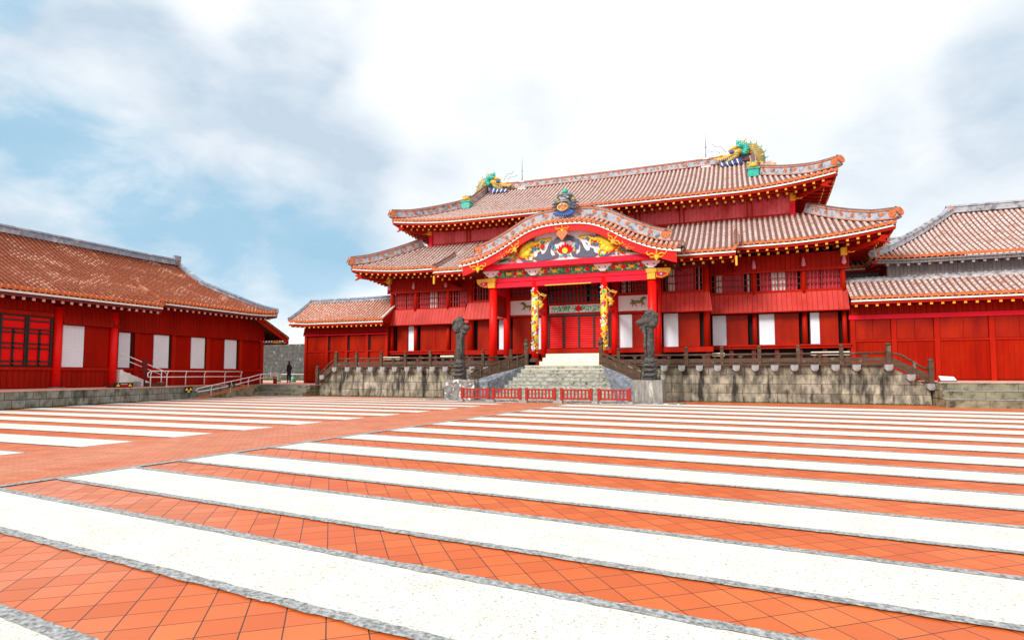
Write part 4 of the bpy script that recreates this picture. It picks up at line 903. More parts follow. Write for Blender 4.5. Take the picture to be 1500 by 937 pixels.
for x0,x1,kx,d in ((-4.66,-2.5,-3.45,-1),(2.5,4.66,3.75,1)):
    o=PB(MB().box(x0,x1,IY+.05,IY+.12,5.35,6.30),'white_frieze_panel','pinkw'); kirin(kx-.1*d*0,5.85,.62,IY+.02,o,d)
    PB(MB().box(x0,x1,IY-.02,IY+.1,6.30,6.40).box(x0,x1,IY-.02,IY+.1,5.20,5.34),'rail_board','beamred')
    PB(MB().box(x0-.2,x1+.2,IY-.1,IY+.25,2.78,3.06),'sill_beam','beamred')
    PB(MB().box(x0,x1,IY+.35,IY+.4,3,7.4),'recess_shade_sheet','dark')  # near-black sheet stands in for the dim interior
lattice(-4.62,-2.6,IY+.05,6.48,7.3,[(0,.75,1)],bar='darkred'); lattice(2.6,4.62,IY+.05,6.48,7.3,[(0.05,.2,2),(.25,.33,2),(.42,1,1)])
slide('door',-4.5,-3.28,IY+.1,3.08,5.16); slide('shoji',-2.98,-2.5,IY+.12,3.08,5.12); slide('shoji',2.52,3.36,IY+.12,3.10,5.14); slide('door',3.4,4.62,IY+.1,3.08,5.16)
# central doors
PB(MB().box(-2.1,2.1,IY-.12,IY+.3,2.76,3.08),'threshold','beamred')
PB(MB().box(-2.05,2.05,IY+.35,IY+.4,3.0,7.4),'recess_shade_sheet','dark')  # interior shade painted as a near-black sheet behind the doors
for x in (-2.0,-.97,0,.97,2.0): PB(MB().box(x-.06,x+.06,IY-.0,IY+.12,3.08,5.158),'door_post','black')
PB(MB().box(-2.06,2.06,IY,IY+.12,5.16,5.26),'door_head','black')
for a in (-1.94,-.91,.06,1.03):
    d=MB(); b=MB()
    for k in range(14):
        z=3.14+k*.143; d.hexa([(a,IY+.04,z),(a+.85,IY+.04,z),(a+.85,IY+.09,z),(a,IY+.09,z),(a,IY+.06,z+.10),(a+.85,IY+.06,z+.10),(a+.85,IY+.11,z+.10),(a,IY+.11,z+.10)])
    o=PB(d,'louvred_door','bright'); b.box(a,a+.85,IY+.12,IY+.15,3.1,5.16); b.build('door_back','darkred',o)
pl=PB(MB().box(-1.95,1.95,IY-.02,IY+.06,5.38,5.86),'painted_plaque','white')
fb=MB()
for i in range(120):
    x=rnd.choice([-1,1])*rnd.uniform(.25,1.85); z=rnd.uniform(5.44,5.8); fb.prism(leafs(x,z,rnd.uniform(.06,.12),.022,rnd.uniform(0,180)),IY-.04,IY-.02,0)
fb.build('vine_scrolls','brg',pl)
fb=MB(); fb.disc(0,5.62,.19,IY-.06,IY-.02,0,12); fb.disc(0,5.62,.08,IY-.08,IY-.06,1,8)
for a in range(0,360,45): fb.prism(leafs(.27*math.cos(R(a)),5.62+.15*math.sin(R(a)),.1,.05,a),IY-.035,IY-.02,2)
fb.build('red_blossom',['bright','rose','green'],pl)
PB(MB().box(-2.05,2.05,IY-.05,IY+.1,5.86,6.0).box(-2.05,2.05,IY-.04,IY+.1,5.26,5.37),'rail_board','beamred')
g=MB()
for i in range(17):
    x=-2.0+4.0*i/16; g.box(x-.045,x+.045,IY+.02,IY+.1,6.0,7.3)
for z in (6.0,6.42,6.86,7.25): g.box(-2.0,2.0,IY,IY+.12,z-.04,z+.04)
o=PB(g,'transom_lattice','black')
c=MB()
for i in range(16):
    if rnd.random()<.9: c.box(-2.0+.25*i+.03,-2.0+.25*i+.22,IY+.18,IY+.22,6.0,7.3,0 if i%5 else 1)
c.build('transom_blind',['bright','curtain'],o)
# ------------------------------------------------------------------ stone terrace, stairs and rails
def L(x): return x+X0
ter=thing('stone_terrace','long stained limestone terrace wall the red palace stands on','terrace',(X0,32.8,0)); ORG[ter.name]=Vector((0,32.8,0))
prof=[(-17.35,0),(-17.1,.85),(-16.6,1.35),(-15.85,1.93),(15.95,1.93),(17.1,1.3),(17.75,.8),(17.8,0)]
MB().prism(prof,32.8,33.3).build('wall','stonew',ter)
MB().box(-15.85,15.95,33.3,39,1.5,1.925).box(-16.4,-15.86,33.3,39,.2,1.5).box(15.96,17.2,33.3,39,.2,1.3).build('terrace_floor','stones',ter)
MB().box(-15.9,-2.4,32.7,33.1,1.88,1.96).box(2.4,15.98,32.7,33.1,1.88,1.96).build('coping','bracket',ter)
bk0=None
BRK=[(-15.74+.0,1.62),(16.05,1.62)]+[(s*(2.95+.905*i),1.62) for s in (-1,1) for i in range(14)]+[(16.93,1.15),(17.72,.72),(-16.75,1.1)]
for i,(x,z) in enumerate(BRK):
    if bk0 is None:
        bk0=MB().prism([(-.17,.1),(-.08,0),(.08,0),(.17,.1),(.17,.3),(-.17,.3)],32.42,32.84).build('stone_bracket','bracket',ter); src=bk0
    else:
        c=src.copy(); COL.objects.link(c); c.parent=ter; bk0=c
    bk0.location=(x,0,z)
def railing(name,label,sg):
    t=thing(name,label,'railing',(X0,32.6,1.9)); ORG[t.name]=Vector((0,32.6,0)); t.location=(X0,32.6,0)
    y=32.62; xe=15.72 if sg<0 else 16.08
    def pst(x,z0,z1,r=.085):
        m=MB(); m.box(x-r,x+r,y-r,y+r,z0,z1-.16); m.box(x-r*.8,x+r*.8,y-r*.8,y+r*.8,z1-.16,z1-.12); lathe(m,x,y,[(r*1.1,z1-.12),(r*1.2,z1-.06),(r*.9,z1),(.01,z1+.03)],10); m.build('post','wood',t)
    xs=[3.2,5.0,6.82,8.6,10.4,12.2,14.1]
    for x in xs: pst(sg*x,1.9,2.9)
    pst(sg*xe,1.9,2.95,.1)
    for a,b in zip(xs,xs[1:]+[xe]):
        m=(a+b)/2*sg; q=MB(); q.box(m-.06,m+.06,y-.05,y+.05,1.9,2.34); q.prism([(m-.06,2.3),(m+.06,2.3),(m+.13,2.42),(m-.13,2.42)],y-.06,y+.06); q.build('short_post','wood',t)
    MB().tube([(sg*2.2,y,2.47),(sg*xe,y,2.47)],.055,8,up=(0,0,1)).build('handrail','parapet' if 0 else 'wood',t)
    MB().box(min(sg*2.2,sg*xe),max(sg*2.2,sg*xe),y-.03,y+.03,2.04,2.27).box(min(sg*2.2,sg*xe),max(sg*2.2,sg*xe),y-.045,y+.045,1.92,2.0).build('rail_board','wood',t)
    if sg>0: pts=[(16.15,2.45),(16.6,2.36),(17.1,2.0),(17.45,1.75),(17.72,1.68)]; xend=17.76; zb=.85; zt=2.17
    else: pts=[(-15.8,2.45),(-16.2,2.22),(-16.6,1.88),(-16.95,1.55),(-17.2,1.45)]; xend=-17.24; zb=.75; zt=2.0
    MB().tube([(a,y,b) for a,b in pts],.055,8).build('handrail','wood',t)
    q=MB(); a,b=pts[0],pts[-1]; q.beam((a[0],y,a[1]-.32),(b[0],y,b[1]-.38),.06,.26); q.beam((a[0],y,a[1]-.5),(b[0],y,b[1]-.62),.09,.09); q.build('rail_board','wood',t)
    m_=pts[2]; MB().box(m_[0]-.06,m_[0]+.06,y-.05,y+.05,m_[1]-.65,m_[1]-.02).build('short_post','wood',t)
    pst(xend,zb,zt,.1)
    return t
railing('timber_railing','dark timber railing on the terrace edge left of the stairs',-1)
railing('timber_railing','dark timber railing on the terrace edge right of the stairs',1)
# flared stairs
stt=thing('stone_stairs','worn grey stone stairs that widen towards the courtyard, with sloping parapets','stairs',(X0,31.5,0)); ORG[stt.name]=Vector((0,31.5,0))
m=MB(); NS=9
for i in range(NS):
    y0=30.35+i*.27; hw=3.62-(3.62-2.2)*i/(NS-1); z1=(i+1)*.218
    zb=z1-.218; m=MB(); m.hexa([(-hw-.15,y0,zb),(hw+.15,y0,zb),(2.3,33,zb),(-2.3,33,zb),(-hw-.15,y0,z1-.002),(hw+.15,y0,z1-.002),(2.3,33,z1-.002),(-2.3,33,z1-.002)]); m.build('step','stonestair',stt); MB().hexa([(-hw-.1,y0-.02,z1-.035),(hw+.1,y0-.02,z1-.035),(hw+.05,y0+.1,z1-.035),(-hw-.05,y0+.1,z1-.035),(-hw-.1,y0-.02,z1+.001),(hw+.1,y0-.02,z1+.001),(hw+.05,y0+.1,z1+.001),(-hw-.05,y0+.1,z1+.001)]).build('lit_edge_strip','wstep' if i>6 else 'bracket',stt)  # paler strip paints light on each tread edge, so the steps separate
m=MB(); m.box(-2.3,2.3,33.01,33.4,0,1.958)
m.build('landing','stonestair',stt)
for sg in (-1,1):
    a=[(sg*2.15,32.75),(sg*2.45,32.75),(sg*4.62,30.1),(sg*3.62,30.1)]
    P=[(a[0][0],a[0][1],0),(a[1][0],a[1][1],0),(a[2][0],a[2][1],0),(a[3][0],a[3][1],0),(a[0][0],a[0][1],2.02),(a[1][0],a[1][1],2.02),(a[2][0],a[2][1],1.05),(a[3][0],a[3][1],1.05)]
    MB().hexa(P).build('parapet','parapet',stt)
MB().box(-7.4,6.9,29.1,30.35,0,.045).build('stone_apron','stoneblk',stt)
for sg,lab in ((-1,'dark timber handrail sloping down the left parapet of the flared stairs'),(1,'dark timber handrail sloping down the right parapet of the flared stairs')):
    t=thing('stair_handrail',lab,'railing',(X0,31.5,0)); ORG[t.name]=Vector((0,31.5,0))
    p0=Vector((sg*2.22,32.6,2.0)); p1=Vector((sg*4.75,30.35,1.08))
    m=MB(); m.box(p0.x-.1,p0.x+.1,p0.y-.1,p0.y+.1,1.95,3.1); lathe(m,p0.x,p0.y,[(.11,3.1),(.15,3.16),(.16,3.25),(.10,3.33),(.13,3.4),(.12,3.48),(.02,3.54)],10); m.ell((p0.x-.1*sg,p0.y-.12,3.2),(.1,.1,.1)); m.build('newel_post','wood',t)
    MB().beam(p0+Vector((0,0,.62)),p1+Vector((0,0,.62)),.11,.1).build('handrail','wood',t)
    MB().beam(p0+Vector((0,0,.3)),p1+Vector((0,0,.3)),.06,.34).beam(p0+Vector((0,0,.06)),p1+Vector((0,0,.06)),.12,.1).build('rail_board','wood',t)
    for k in range(1,6):
        p=p0.lerp(p1,k/6); MB().box(p.x-.05,p.x+.05,p.y-.05,p.y+.05,p.z,p.z+.72).build('short_post','wood',t)
# dragon pillars on their blocks
for sg,xc,lab,lb2 in ((-1,-5.35,'dark stone dragon pillar on the block left of the stairs, head turned right','mottled black and white stone block under the left dragon pillar'),
                  (1,5.22,'dark stone dragon pillar on the block right of the stairs, head turned left','grey streaked stone block under the right dragon pillar')):
    hw=.92 if sg<0 else .70
    bx=-5.18 if sg<0 else 5.18
    q=MB(); q.box(bx-hw,bx+hw,29.7,31.2,0,1.16); q.box(bx-hw+.03,bx+hw-.03,29.73,31.17,1.16,1.18)
    o=q.build('stone_block','stoneblk',None,(L(0),0,0)) if False else None
    t=thing('stone_block',lb2,'stone block',(L(bx),30.4,0)); ORG[t.name]=Vector((bx,30.4,0)); MB().box(bx-hw,bx+hw,29.7,31.2,.0,1.165).build('block','stoneblk' if sg<0 else 'stonestreak',t)
    if sg<0: MB().box(bx-.25,bx+hw+.0,29.66,29.698,.55,1.0).build('facing','parapet',t) if False else None
    t=thing('dragon_pillar',lab,'stone pillar',(L(xc),30.2,1.17)); ORG[t.name]=Vector((xc,30.2,0)); t.location=(L(xc),30.2,0)
    x,y=xc,30.2; d=-sg
    m=MB(); m.tube([(x,y,1.16),(x,y,1.3),(x+.02,y,1.55),(x,y,1.8),(x,y,2.05),(x,y,2.3)],[.38,.35,.32,.30,.27,.25],12,up=(0,1,0))
    for i in range(22):
        a=i*1.05; z=1.25+i*.05; m.ell((x+.29*math.cos(a),y+.27*math.sin(a),z),(.12,.11,.06),0,7,5)
    for k in range(3): m.tube([(x-.36,y-.25,1.35+.25*k),(x-.1,y-.38,1.42+.25*k),(x+.15,y-.36,1.4+.25*k),(x+.36,y-.22,1.5+.25*k)],[.05,.08,.08,.05],7,up=(0,1,0))
    m.build('coiled_base','stonedark',t)
    m=MB(); m.tube([(x,y,2.2),(x,y,2.8),(x,y,3.3),(x,y,3.75),(x+.0,y,4.05)],[.25,.245,.24,.235,.24],12,up=(0,1,0))
    for i in range(70):
        a=rnd.uniform(PI*.8,PI*2.2); z=rnd.uniform(2.25,3.9); m.ell((x+.225*math.cos(a),y+.225*math.sin(a),z),(.05,.05,.04),0,6,4)
    m.tube([(x+d*.12,y-.27,2.35),(x+d*.2,y-.27,2.9),(x+d*.16,y-.3,3.4),(x+d*.24,y-.3,3.8)],[.05,.07,.07,.09],7,up=(0,1,0))
    m.build('shaft','stonedark',t)
    m=MB()
    # head: curled back of the neck, brow, open muzzle and mane knobs
    m.tube([(x-d*.05,y,3.9),(x-d*.22,y,4.15),(x-d*.22,y,4.4),(x-d*.05,y,4.55),(x+d*.15,y,4.45)],[.30,.28,.25,.22,.18],10,up=(0,1,0))
    m.ell((x+d*.08,y-.08,4.2),(.34,.30,.28)); m.ell((x+d*.2,y-.2,4.3),(.18,.14,.12))
    m.tube([(x+d*.15,y-.1,4.12),(x+d*.42,y-.12,4.1),(x+d*.6,y-.12,4.0)],[.22,.16,.13],9,up=(0,1,0))
    m.tube([(x+d*.1,y-.1,3.95),(x+d*.32,y-.12,3.82),(x+d*.45,y-.12,3.72)],[.17,.12,.07],8,up=(0,1,0))
    m.tube([(x+d*.22,y-.2,3.85),(x+d*.25,y-.24,3.6),(x+d*.2,y-.25,3.35)],[.09,.07,.03],6,up=(0,1,0))
    for i in range(34):
        a=rnd.uniform(0,2*PI); b=rnd.uniform(-1,1); m.ell((x-d*.05+.33*math.cos(a),y-.16*abs(b)-.1,4.2+.34*math.sin(a)),(rnd.uniform(.05,.1),.09,rnd.uniform(.05,.1)),0,6,4)
    m.build('dragon_head','stonedark',t)
# little pale stairs up to the doors
t=thing('door_steps','cream stone steps with stepped sides in front of the central louvred doors','steps',(L(.2),34.5,1.96)); ORG[t.name]=Vector((0,34.5,0)); t.location=(L(0),34.5,0)
for q in ((-1.68,2.02,33.35,35.9,1.962,2.21),(-1.55,2.0,33.6,35.9,2.212,2.44),(-1.42,1.98,33.85,35.9,2.442,2.68)): MB().box(*q).build('step','wstep',t)
MB().box(-1.95,-1.70,33.5,35.9,1.965,2.3).box(-1.9,-1.57,34.4,35.9,2.3,2.62).build('side_block','door',t)
def woodstep(x,w_,y,lab,z0=1.96):
    t=thing('wooden_step',lab,'step',(L(x),y,z0)); ORG[t.name]=Vector((x,y,0)); t.location=(L(x),y,0)
    MB().box(x-w_,x+w_,y-.3,y+.02,z0+.20,z0+.32).build('tread','wstep',t); MB().box(x-w_,x+w_,y+.04,y+.45,z0+.56,z0+.76).build('tread','wstep',t)
    MB().box(x-w_+.1,x-w_+.2,y-.26,y+.4,z0,z0+.2).box(x+w_-.2,x+w_-.1,y-.26,y+.4,z0,z0+.2).box(x-w_+.1,x-w_+.2,y+.06,y+.4,z0+.2,z0+.56).box(x+w_-.2,x+w_-.1,y+.06,y+.4,z0+.2,z0+.56).build('frame','wood',t)
woodstep(-14.25,.75,36.9,'pale two-tread step in front of the leftmost door on the terrace')
woodstep(14.2,.95,36.9,'wide pale two-tread step in front of the rightmost door on the terrace')
woodstep(8.3,.35,36.9,'small pale step beside the right corner of the projecting bay')
woodstep(-8.9,.5,35.4,'small pale step half hidden behind the left dragon pillar')
# low red barriers with stone feet
spans=[(-4.53,-2.88),(-2.73,-1.08),(-.87,.79),(1.0,2.67),(2.89,4.59)]
names=['left end panel of the low red barrier, touching the mottled block','second low red barrier panel from the left','middle low red barrier panel, facing the centre of the stairs','second low red barrier panel from the right','right end panel of the low red barrier, beside the streaked block']
b0=None
for (a,b),nm in zip(spans,names):
    if b0 is None:
        t=thing('low_barrier','low red barrier panel, '+nm,'barrier',(L(a),28.6,0),'low red barriers in front of the stairs'); ORG[t.name]=Vector((a,28.6,0)); b0=t
        for x in (a+.07,b-.07): MB().box(x-.07,x+.07,28.55,28.65,.14,.76).build('post','fence',t)
        MB().box(a,b,28.56,28.64,.63,.71).build('rail','fence',t); MB().box(a,b,28.57,28.63,.19,.28).build('rail','fence',t)
        for k in range(1,9):
            x=a+(b-a)*k/9; MB().box(x-.042,x+.042,28.58,28.62,.28,.64).build('baluster','fence',t)
        t['label']=nm
    else: copytree(b0,(a-spans[0][0],0,0),nm)
feet=[(-4.5,'stone foot at the left end of the low red barrier',.14),(-2.8,'stone foot under the first joint of the red barrier from the left',.24),(-.98,'stone foot under the second joint of the red barrier from the left',.24),(.9,'stone foot under the third joint of the red barrier from the left',.24),(2.78,'stone foot under the last joint of the red barrier before the right end',.16),(4.5,'pale stone foot at the right end of the low red barrier',.15)]
for x,lab,w_ in feet:
    m=MB(); m.hexa([(x-w_,28.42,0),(x+w_,28.42,0),(x+w_,28.78,0),(x-w_,28.78,0),(x-w_+.03,28.45,.14),(x+w_-.03,28.45,.14),(x+w_-.03,28.75,.14),(x-w_+.03,28.75,.14)])
    o=_b(m,'stone_weight',['bracket'],None,(0,0,0)); o.location=(X0,0,0); tag(o,lab,'stone weight','stone feet of the red barrier')
# ------------------------------------------------------------------ left and right wings
wl=thing('side_hall','single-storey red wing with orange tiled roof left of the palace','side hall',(X0,38.2,.8)); ORG[wl.name]=Vector((0,38.2,0)); wl.location=(X0,38.2,0)
y=38.2
MB().box(-23.05,-15.35,y+.1,42,.7,5.3).build('wall','door',wl)
for x in (-22.98,-20.92,-19.1,-17.18,-15.45): MB().box(x-.12,x+.12,y-.05,y+.12,.75,5.2).build('post','beamred',wl)
skirt_=MB(); skirt_.hexa([(-23.15,y-.15,4.58),(-15.3,y-.15,4.68),(-15.3,y-.07,4.68),(-23.15,y-.07,4.58),(-23.1,y-.02,5.35),(-15.3,y-.02,5.35),(-15.3,y+.06,5.35),(-23.1,y+.06,5.35)]); skirt_.build('boarded_frieze','frieze',wl)
MB().box(-23.15,-15.3,y-.17,y-.07,4.50,4.575).build('frieze_lip','rose',wl)
for a,b in [(-22.8,-21.1),(-20.6,-19.28),(-18.78,-17.36),(-16.85,-15.62)]:
    MB().box(a,b,y+.02,y+.06,3.3,4.45).build('door_panel','door',wl); MB().box(a-.05,b+.05,y+.03,y+.06,.9,3.2).build('lower_panel','wall',wl)
    if a>-22: MB().box(a-.2,a-.03,y+.04,y+.099,3.3,4.45).build('gap_shade_strip','dark',wl)  # near-black strip paints the shade of a gap onto the wall
MB().box(-23,-15.4,y-.03,y+.08,3.2,3.29).build('rail_board','beamred',wl)
wp=lambda v:.56*v+.05*v*v
roof_face(wl,(0,36.95),(1,0),(0,1),-23.7,-15.0,2.6,wp,5.52,lambda s,v:.12*max(0,(-22-s)/1.7),name='roof',sp=.27,rr=.075,rib='ribW',two=False,over=1.3,rafstep=.42,rafpart=True)
roof_face(wl,(0,42.15),(-1,0),(0,-1),15.0,23.7,2.6,wp,5.52,lambda s,v:0.,name='roof_back',sp=.5,rr=.11,rib='ribW',raf=False)
MB().prism([(37.1,5.3),(42.1,5.3),(39.55,7.2)],-23.35,-23.2,0,'X').build('gable_wall','wallY',wl)
ridge(wl,[(-23.6+.85*i,39.55,7.27+.03*abs(5-i)/5) for i in range(11)],h=.24,w=.3,mats=('ridged','ridged','ridged'),motif=False,end=(False,False))
MB().prism([(37.0,5.25),(38.6,5.25),(38.6,5.50+wp(1.6)),(37.0,5.50)],-15.06,-15.0,0,'X').build('end_board','beamred',wl)
MB().hexa([(-15.08,36.96,5.52),(-14.98,36.96,5.52),(-14.98,38.6,5.52+wp(1.65)),(-15.08,38.6,5.52+wp(1.65)),(-15.08,36.96,5.66),(-14.98,36.96,5.66),(-14.98,38.6,5.66+wp(1.65)),(-15.08,38.6,5.66+wp(1.65))]).build('white_verge','white',wl)
ridge(wl,[(-23.62,36.95+.3*i,5.55+wp(.3*i)+.12-.01*i) for i in range(10)],h=.16,w=.2,mats=('ridged','ridged','ridged'),motif=False,end=(True,False),endr=.2,name='verge_ridge')
wr=thing('gallery_hall','long two-tiered red hall with grey upper boards and pink tiled roofs right of the palace','side hall',(X0,38.5,1.15)); ORG[wr.name]=Vector((0,38.5,0)); wr.location=(X0,38.5,0)
y=38.5; XE=38
MB().box(15.45,XE,y+.1,46,1.0,5.6).box(17.6,XE,39.6,46,5.6,8.1).build('wall','door',wr)
for i,x in enumerate([15.58,17.6,19.63,22.1,24.55,27,29.5,32,34.5,37]):
    MB().box(x-.12,x+.12,y-.05,y+.12,1.12,4.8).build('post','beamred',wr)
    if i<9:
        x1=[17.6,19.63,22.1,24.55,27,29.5,32,34.5,37][i]
        MB().box(x+.15,(x+x1)/2-.01,y+.02,y+.06,3.42,4.58).build('upper_panel','door',wr); MB().box((x+x1)/2+.01,x1-.15,y+.03,y+.065,3.42,4.58).build('upper_panel','door',wr)
        MB().box(x+.13,x1-.13,y+.03,y+.06,1.2,3.3).build('lower_panel','wall',wr)
MB().box(15.5,XE,y-.03,y+.08,3.3,3.4).build('rail_board','beamred',wr); MB().box(15.4,XE,y-.1,y+.1,4.58,4.82).build('lintel','rose',wr)
MB().hexa([(15.4,y-.12,4.82),(XE,y-.12,4.82),(XE,y-.04,4.82),(15.4,y-.04,4.82),(15.4,y,5.6),(XE,y,5.6),(XE,y+.08,5.6),(15.4,y+.08,5.6)]).build('boarded_frieze','frieze',wr)
rp_=lambda v:.52*v+.03*v*v
roof_face(wr,(0,37.15),(1,0),(0,1),15.35,XE,2.35,rp_,5.68,lambda s,v:0.,name='lower_roof',sp=.30,rr=.085,two=False,over=1.4,rafstep=.5,rafpart=True)
MB().hexa([(15.4,39.1,6.80),(XE,39.1,6.80),(XE,39.6,6.85),(15.4,39.6,6.85),(15.4,39.15,6.98),(XE,39.15,6.98),(XE,39.6,7.16),(15.4,39.6,7.16)]).build('flashing_ridge','ridge',wr)
MB().box(17.6,XE,39.5,39.595,7.05,8.05).build('grey_boards','greyw',wr)
ups=lambda v:.50*v+.026*v*v
roof_face(wr,((16.75+XE)/2,38.7),(1,0),(0,1),-(XE-16.75)/2,(XE-16.75)/2,5.4,ups,8.08,lambda s,v:.10*max(0,(-s-8.6)/2)**2*max(0,1-v/3),h0=True,name='upper_roof',sp=.27,rr=.08,two=False,over=.9,raf=True,soff='greyw',ecol='bracket',fascia='greyw')
roof_face(wr,(16.75,44.1),(0,-1),(1,0),-5.4,5.4,5.4,ups,8.08,lambda s,v:.10*max(0,(s-3.4)/2)**2*max(0,1-v/3),h0=True,h1=True,name='upper_roof_side',sp=.27,rr=.08,two=False,over=.9,raf=False,fascia='greyw')
HM=('ridge','ridge','tend')
ridge(wr,[(16.75+5.4*(1-i/10),38.7+5.4*(1-i/10),8.12+ups(5.4*(1-i/10))) for i in range(11)],h=.34,w=.34,mats=('ridge','ridge','ridge'),motif=False,end=(False,True),endr=.2,name='hip_ridge')
ridge(wr,[(21.9+1.6*i,44.1,8.1+ups(5.4)) for i in range(11)],h=.42,w=.4,mats=('ridge','ridge','ridge'),motif=False,end=(True,False),endr=.2,name='main_ridge')
roof_face(wr,(0,41),(1,0),(0,1),15.5,22,3.0,lambda v:.62*v,8.05,lambda s,v:0.,name='rear_roof',sp=.3,two=False,over=.6,raf=False)
MB().box(15.6,21.9,41.5,44.2,6,8.2).build('rear_wall','greyw',wr)
ridge(wr,[(15.6+.7*i,44.0,9.9) for i in range(9)],h=.3,w=.35,mats=('ridge','ridge','ridge'),motif=False,end=(False,False),name='rear_ridge')
# platforms and steps
pr=thing('stone_platform','low stone platform with three mossy steps in front of the right hall','platform',(L(22),31,0)); ORG[pr.name]=Vector((22,31,0)); pr.location=(L(22),31,0)
for i,(ya,za,zb) in enumerate([(30.95,0,.37),(31.35,.37,.74),(31.75,.74,1.08)]):
    MB().box(17.85,40,ya,38.6,za,zb-.03).build('step','stones',pr); MB().box(17.85,40,ya-.03,ya+.4,zb-.028,zb).build('lit_edge_strip','bracket',pr)  # paler edge strip: light on the step tops put into colour
MB().box(17.86,40,31.78,38.6,1.082,1.115).build('brick_edge','pinkish',pr)
pl_=thing('stone_platform','low grey stone platform running in front of the left hall','platform',(-29,20,0)); ORG[pl_.name]=Vector((-29,20,0))
MB().prism([(-28.0,6),(-28.05,15),(-30.2,25.6),(-31.0,25.6),(-31.7,31.35),(-48,31.35),(-48,6)],0,.72,0,'Z').build('wall','stoneg',pl_)
MB().prism([(-27.97,6),(-28.02,15),(-30.17,25.63),(-30.97,25.63),(-31.65,31.35),(-48,31.35),(-48,6)],.722,.762,0,'Z').build('brick_edge','pinkish',pl_)
ps=thing('stone_steps','three wide mossy stone steps between the ramp and the palace terrace','steps',(-29,32,0)); ORG[ps.name]=Vector((-29,32,0))
for i,(ya,za,zb) in enumerate([(31.36,0,.25),(31.72,.25,.50),(32.08,.50,.75)]):
    MB().box(-31.9,X0-17.42,ya,33.5,za,zb-.03).build('step','stones',ps); MB().box(-31.9,X0-17.42,ya-.03,ya+.37,zb-.028,zb).build('lit_edge_strip','bracket',ps)  # edge strip painted lighter to show lit treads
MB().box(-60,X0-16.45,33.5,62,.0,.748).build('paved_court','pinkish',ps)
rm=thing('brick_ramp','orange brick wheelchair ramp with stone sides rising beside the left platform','ramp',(-31,28,0)); ORG[rm.name]=Vector((-31,28,0))
MB().hexa([(-30.95,26.6,0),(-29.95,26.6,0),(-30.6,31.5,0),(-31.68,31.5,0),(-30.95,26.6,.03),(-29.95,26.6,.03),(-30.6,31.5,.73),(-31.68,31.5,.73)]).build('slope','fence' if 0 else 'tend',rm)
MB().hexa([(-29.94,26.6,0),(-29.76,26.6,0),(-30.4,31.55,0),(-30.58,31.55,0),(-29.94,26.6,.06),(-29.76,26.6,.06),(-30.4,31.55,.76),(-30.58,31.55,.76)]).build('kerb','stones',rm)
# ------------------------------------------------------------------ left hall (front faces +X)
lh=thing('left_hall' if 0 else 'timber_hall','long red timber hall with orange tiled hipped roof on the left side of the courtyard','side hall',(-32,20,.76)); ORG[lh.name]=Vector((-32,20,0)); lh.location=(-32,20,0)
XW=-31.95; XR=-32.7
MB().box(-44,XW-.12,2,22.35,.74,5.6).box(-44,XR-.12,22.35,33.95,.74,5.9).build('wall','doorY',lh)
def py(y0,y1,z0,z1,X,m='doorY',t=.05,name='door_panel'): return MB().box(X-t,X,y0,y1,z0,z1).build(name,m,lh)
for yy in (16.6-2.9,19.45,22.3):
    m=MB(); m.cyl(XW+.05,yy,.76,4.85,.19,16); m.build('column','red',lh); MB().box(XW-.3,XW+.3,yy-.3,yy+.3,.763,.80).build('column_base','parapet',lh)
def ylat(y0,y1):
    o=py(y0,y1,1.84,4.28,XW-.02,'bright',.03,'lattice_screen'); b=MB(); X=XW
    w_=(y1-y0)/2
    for k in range(2):
        a=y0+w_*k; c=a+w_
        for q in (a+.04,c-.04): b.box(X-.02,X+.06,q-.05,q+.05,1.84,4.28)
        for z in (1.86,2.06,2.68,2.86,3.42,3.60,3.88,4.1,4.25): 
            pass
        for z in (1.88,2.08,2.70,2.92,3.44,3.62,4.02,4.24): b.box(X-.02,X+.05,a,c,z-.035,z+.035)
        b.box(X-.02,X+.05,(a+c)/2-.04,(a+c)/2+.04,1.84,3.62)
    b.build('lattice_bars','black',o)
ylat(16.95,19.2); ylat(14.0,16.45)
py(13,19.3,1.66,1.80,XW+.04,'beamred',.12,'sill'); py(19.6,22.15,1.66,1.80,XW+.04,'beamred',.12,'sill')
py(8,19.3,.80,1.66,XW-.04,'wallY',.06,'lower_boards'); py(19.6,22.15,.80,1.66,XW-.04,'wallY',.06,'lower_boards')
py(8,19.3,4.30,4.50,XW+.02,'beamred',.1,'lintel')
py(19.72,20.76,1.82,3.95,XW-.01,'shojiY',.04,'paper_screen'); py(20.8,22.1,1.82,3.98,XW-.03,'doorY',.05,'door_panel')
def yskirt(y0,y1,X,zt,zb,out): 
    m=MB(); m.hexa([(X+out-.07,y0,zb),(X+out,y0,zb),(X+out,y1,zb),(X+out-.07,y1,zb),(X-.05,y0,zt),(X+.02,y0,zt),(X+.02,y1,zt),(X-.05,y1,zt)]); m.build('boarded_frieze','wallY',lh)
yskirt(19.6,22.5,XW+.02,5.0,3.98,.26); yskirt(2,19.3,XW-.05,5.0,4.52,.08); yskirt(22.5,34.0,XR,5.7,3.86,.16)
for yy in (24.2,26.6,29.15,31.9,33.9): py(yy-.13,yy+.13,.78,3.85,XR+.06,'beamred',.12,'post'); 
for yy in (26.5,29.3,32): MB().box(XR+.02,XR+.12,yy-.04,yy+.04,4.4,5.6).build('batten','wallY',lh)
py(22.6,34,1.66,1.80,XR+.05,'beamred',.1,'sill'); py(22.6,34,.80,1.66,XR-.03,'wallY',.05,'lower_boards')
for a,b in ((23.15,23.82),(25.3,26.3),(27.9,28.92),(30.55,31.55)): py(a,b,1.83,3.82,XR-.0,'shojiY',.04,'paper_screen'); py(b+.02,b+.14,1.83,3.84,XR-.01,'dark',.04,'gap_shade_strip')  # the near-black strip beside each screen is painted gap shade
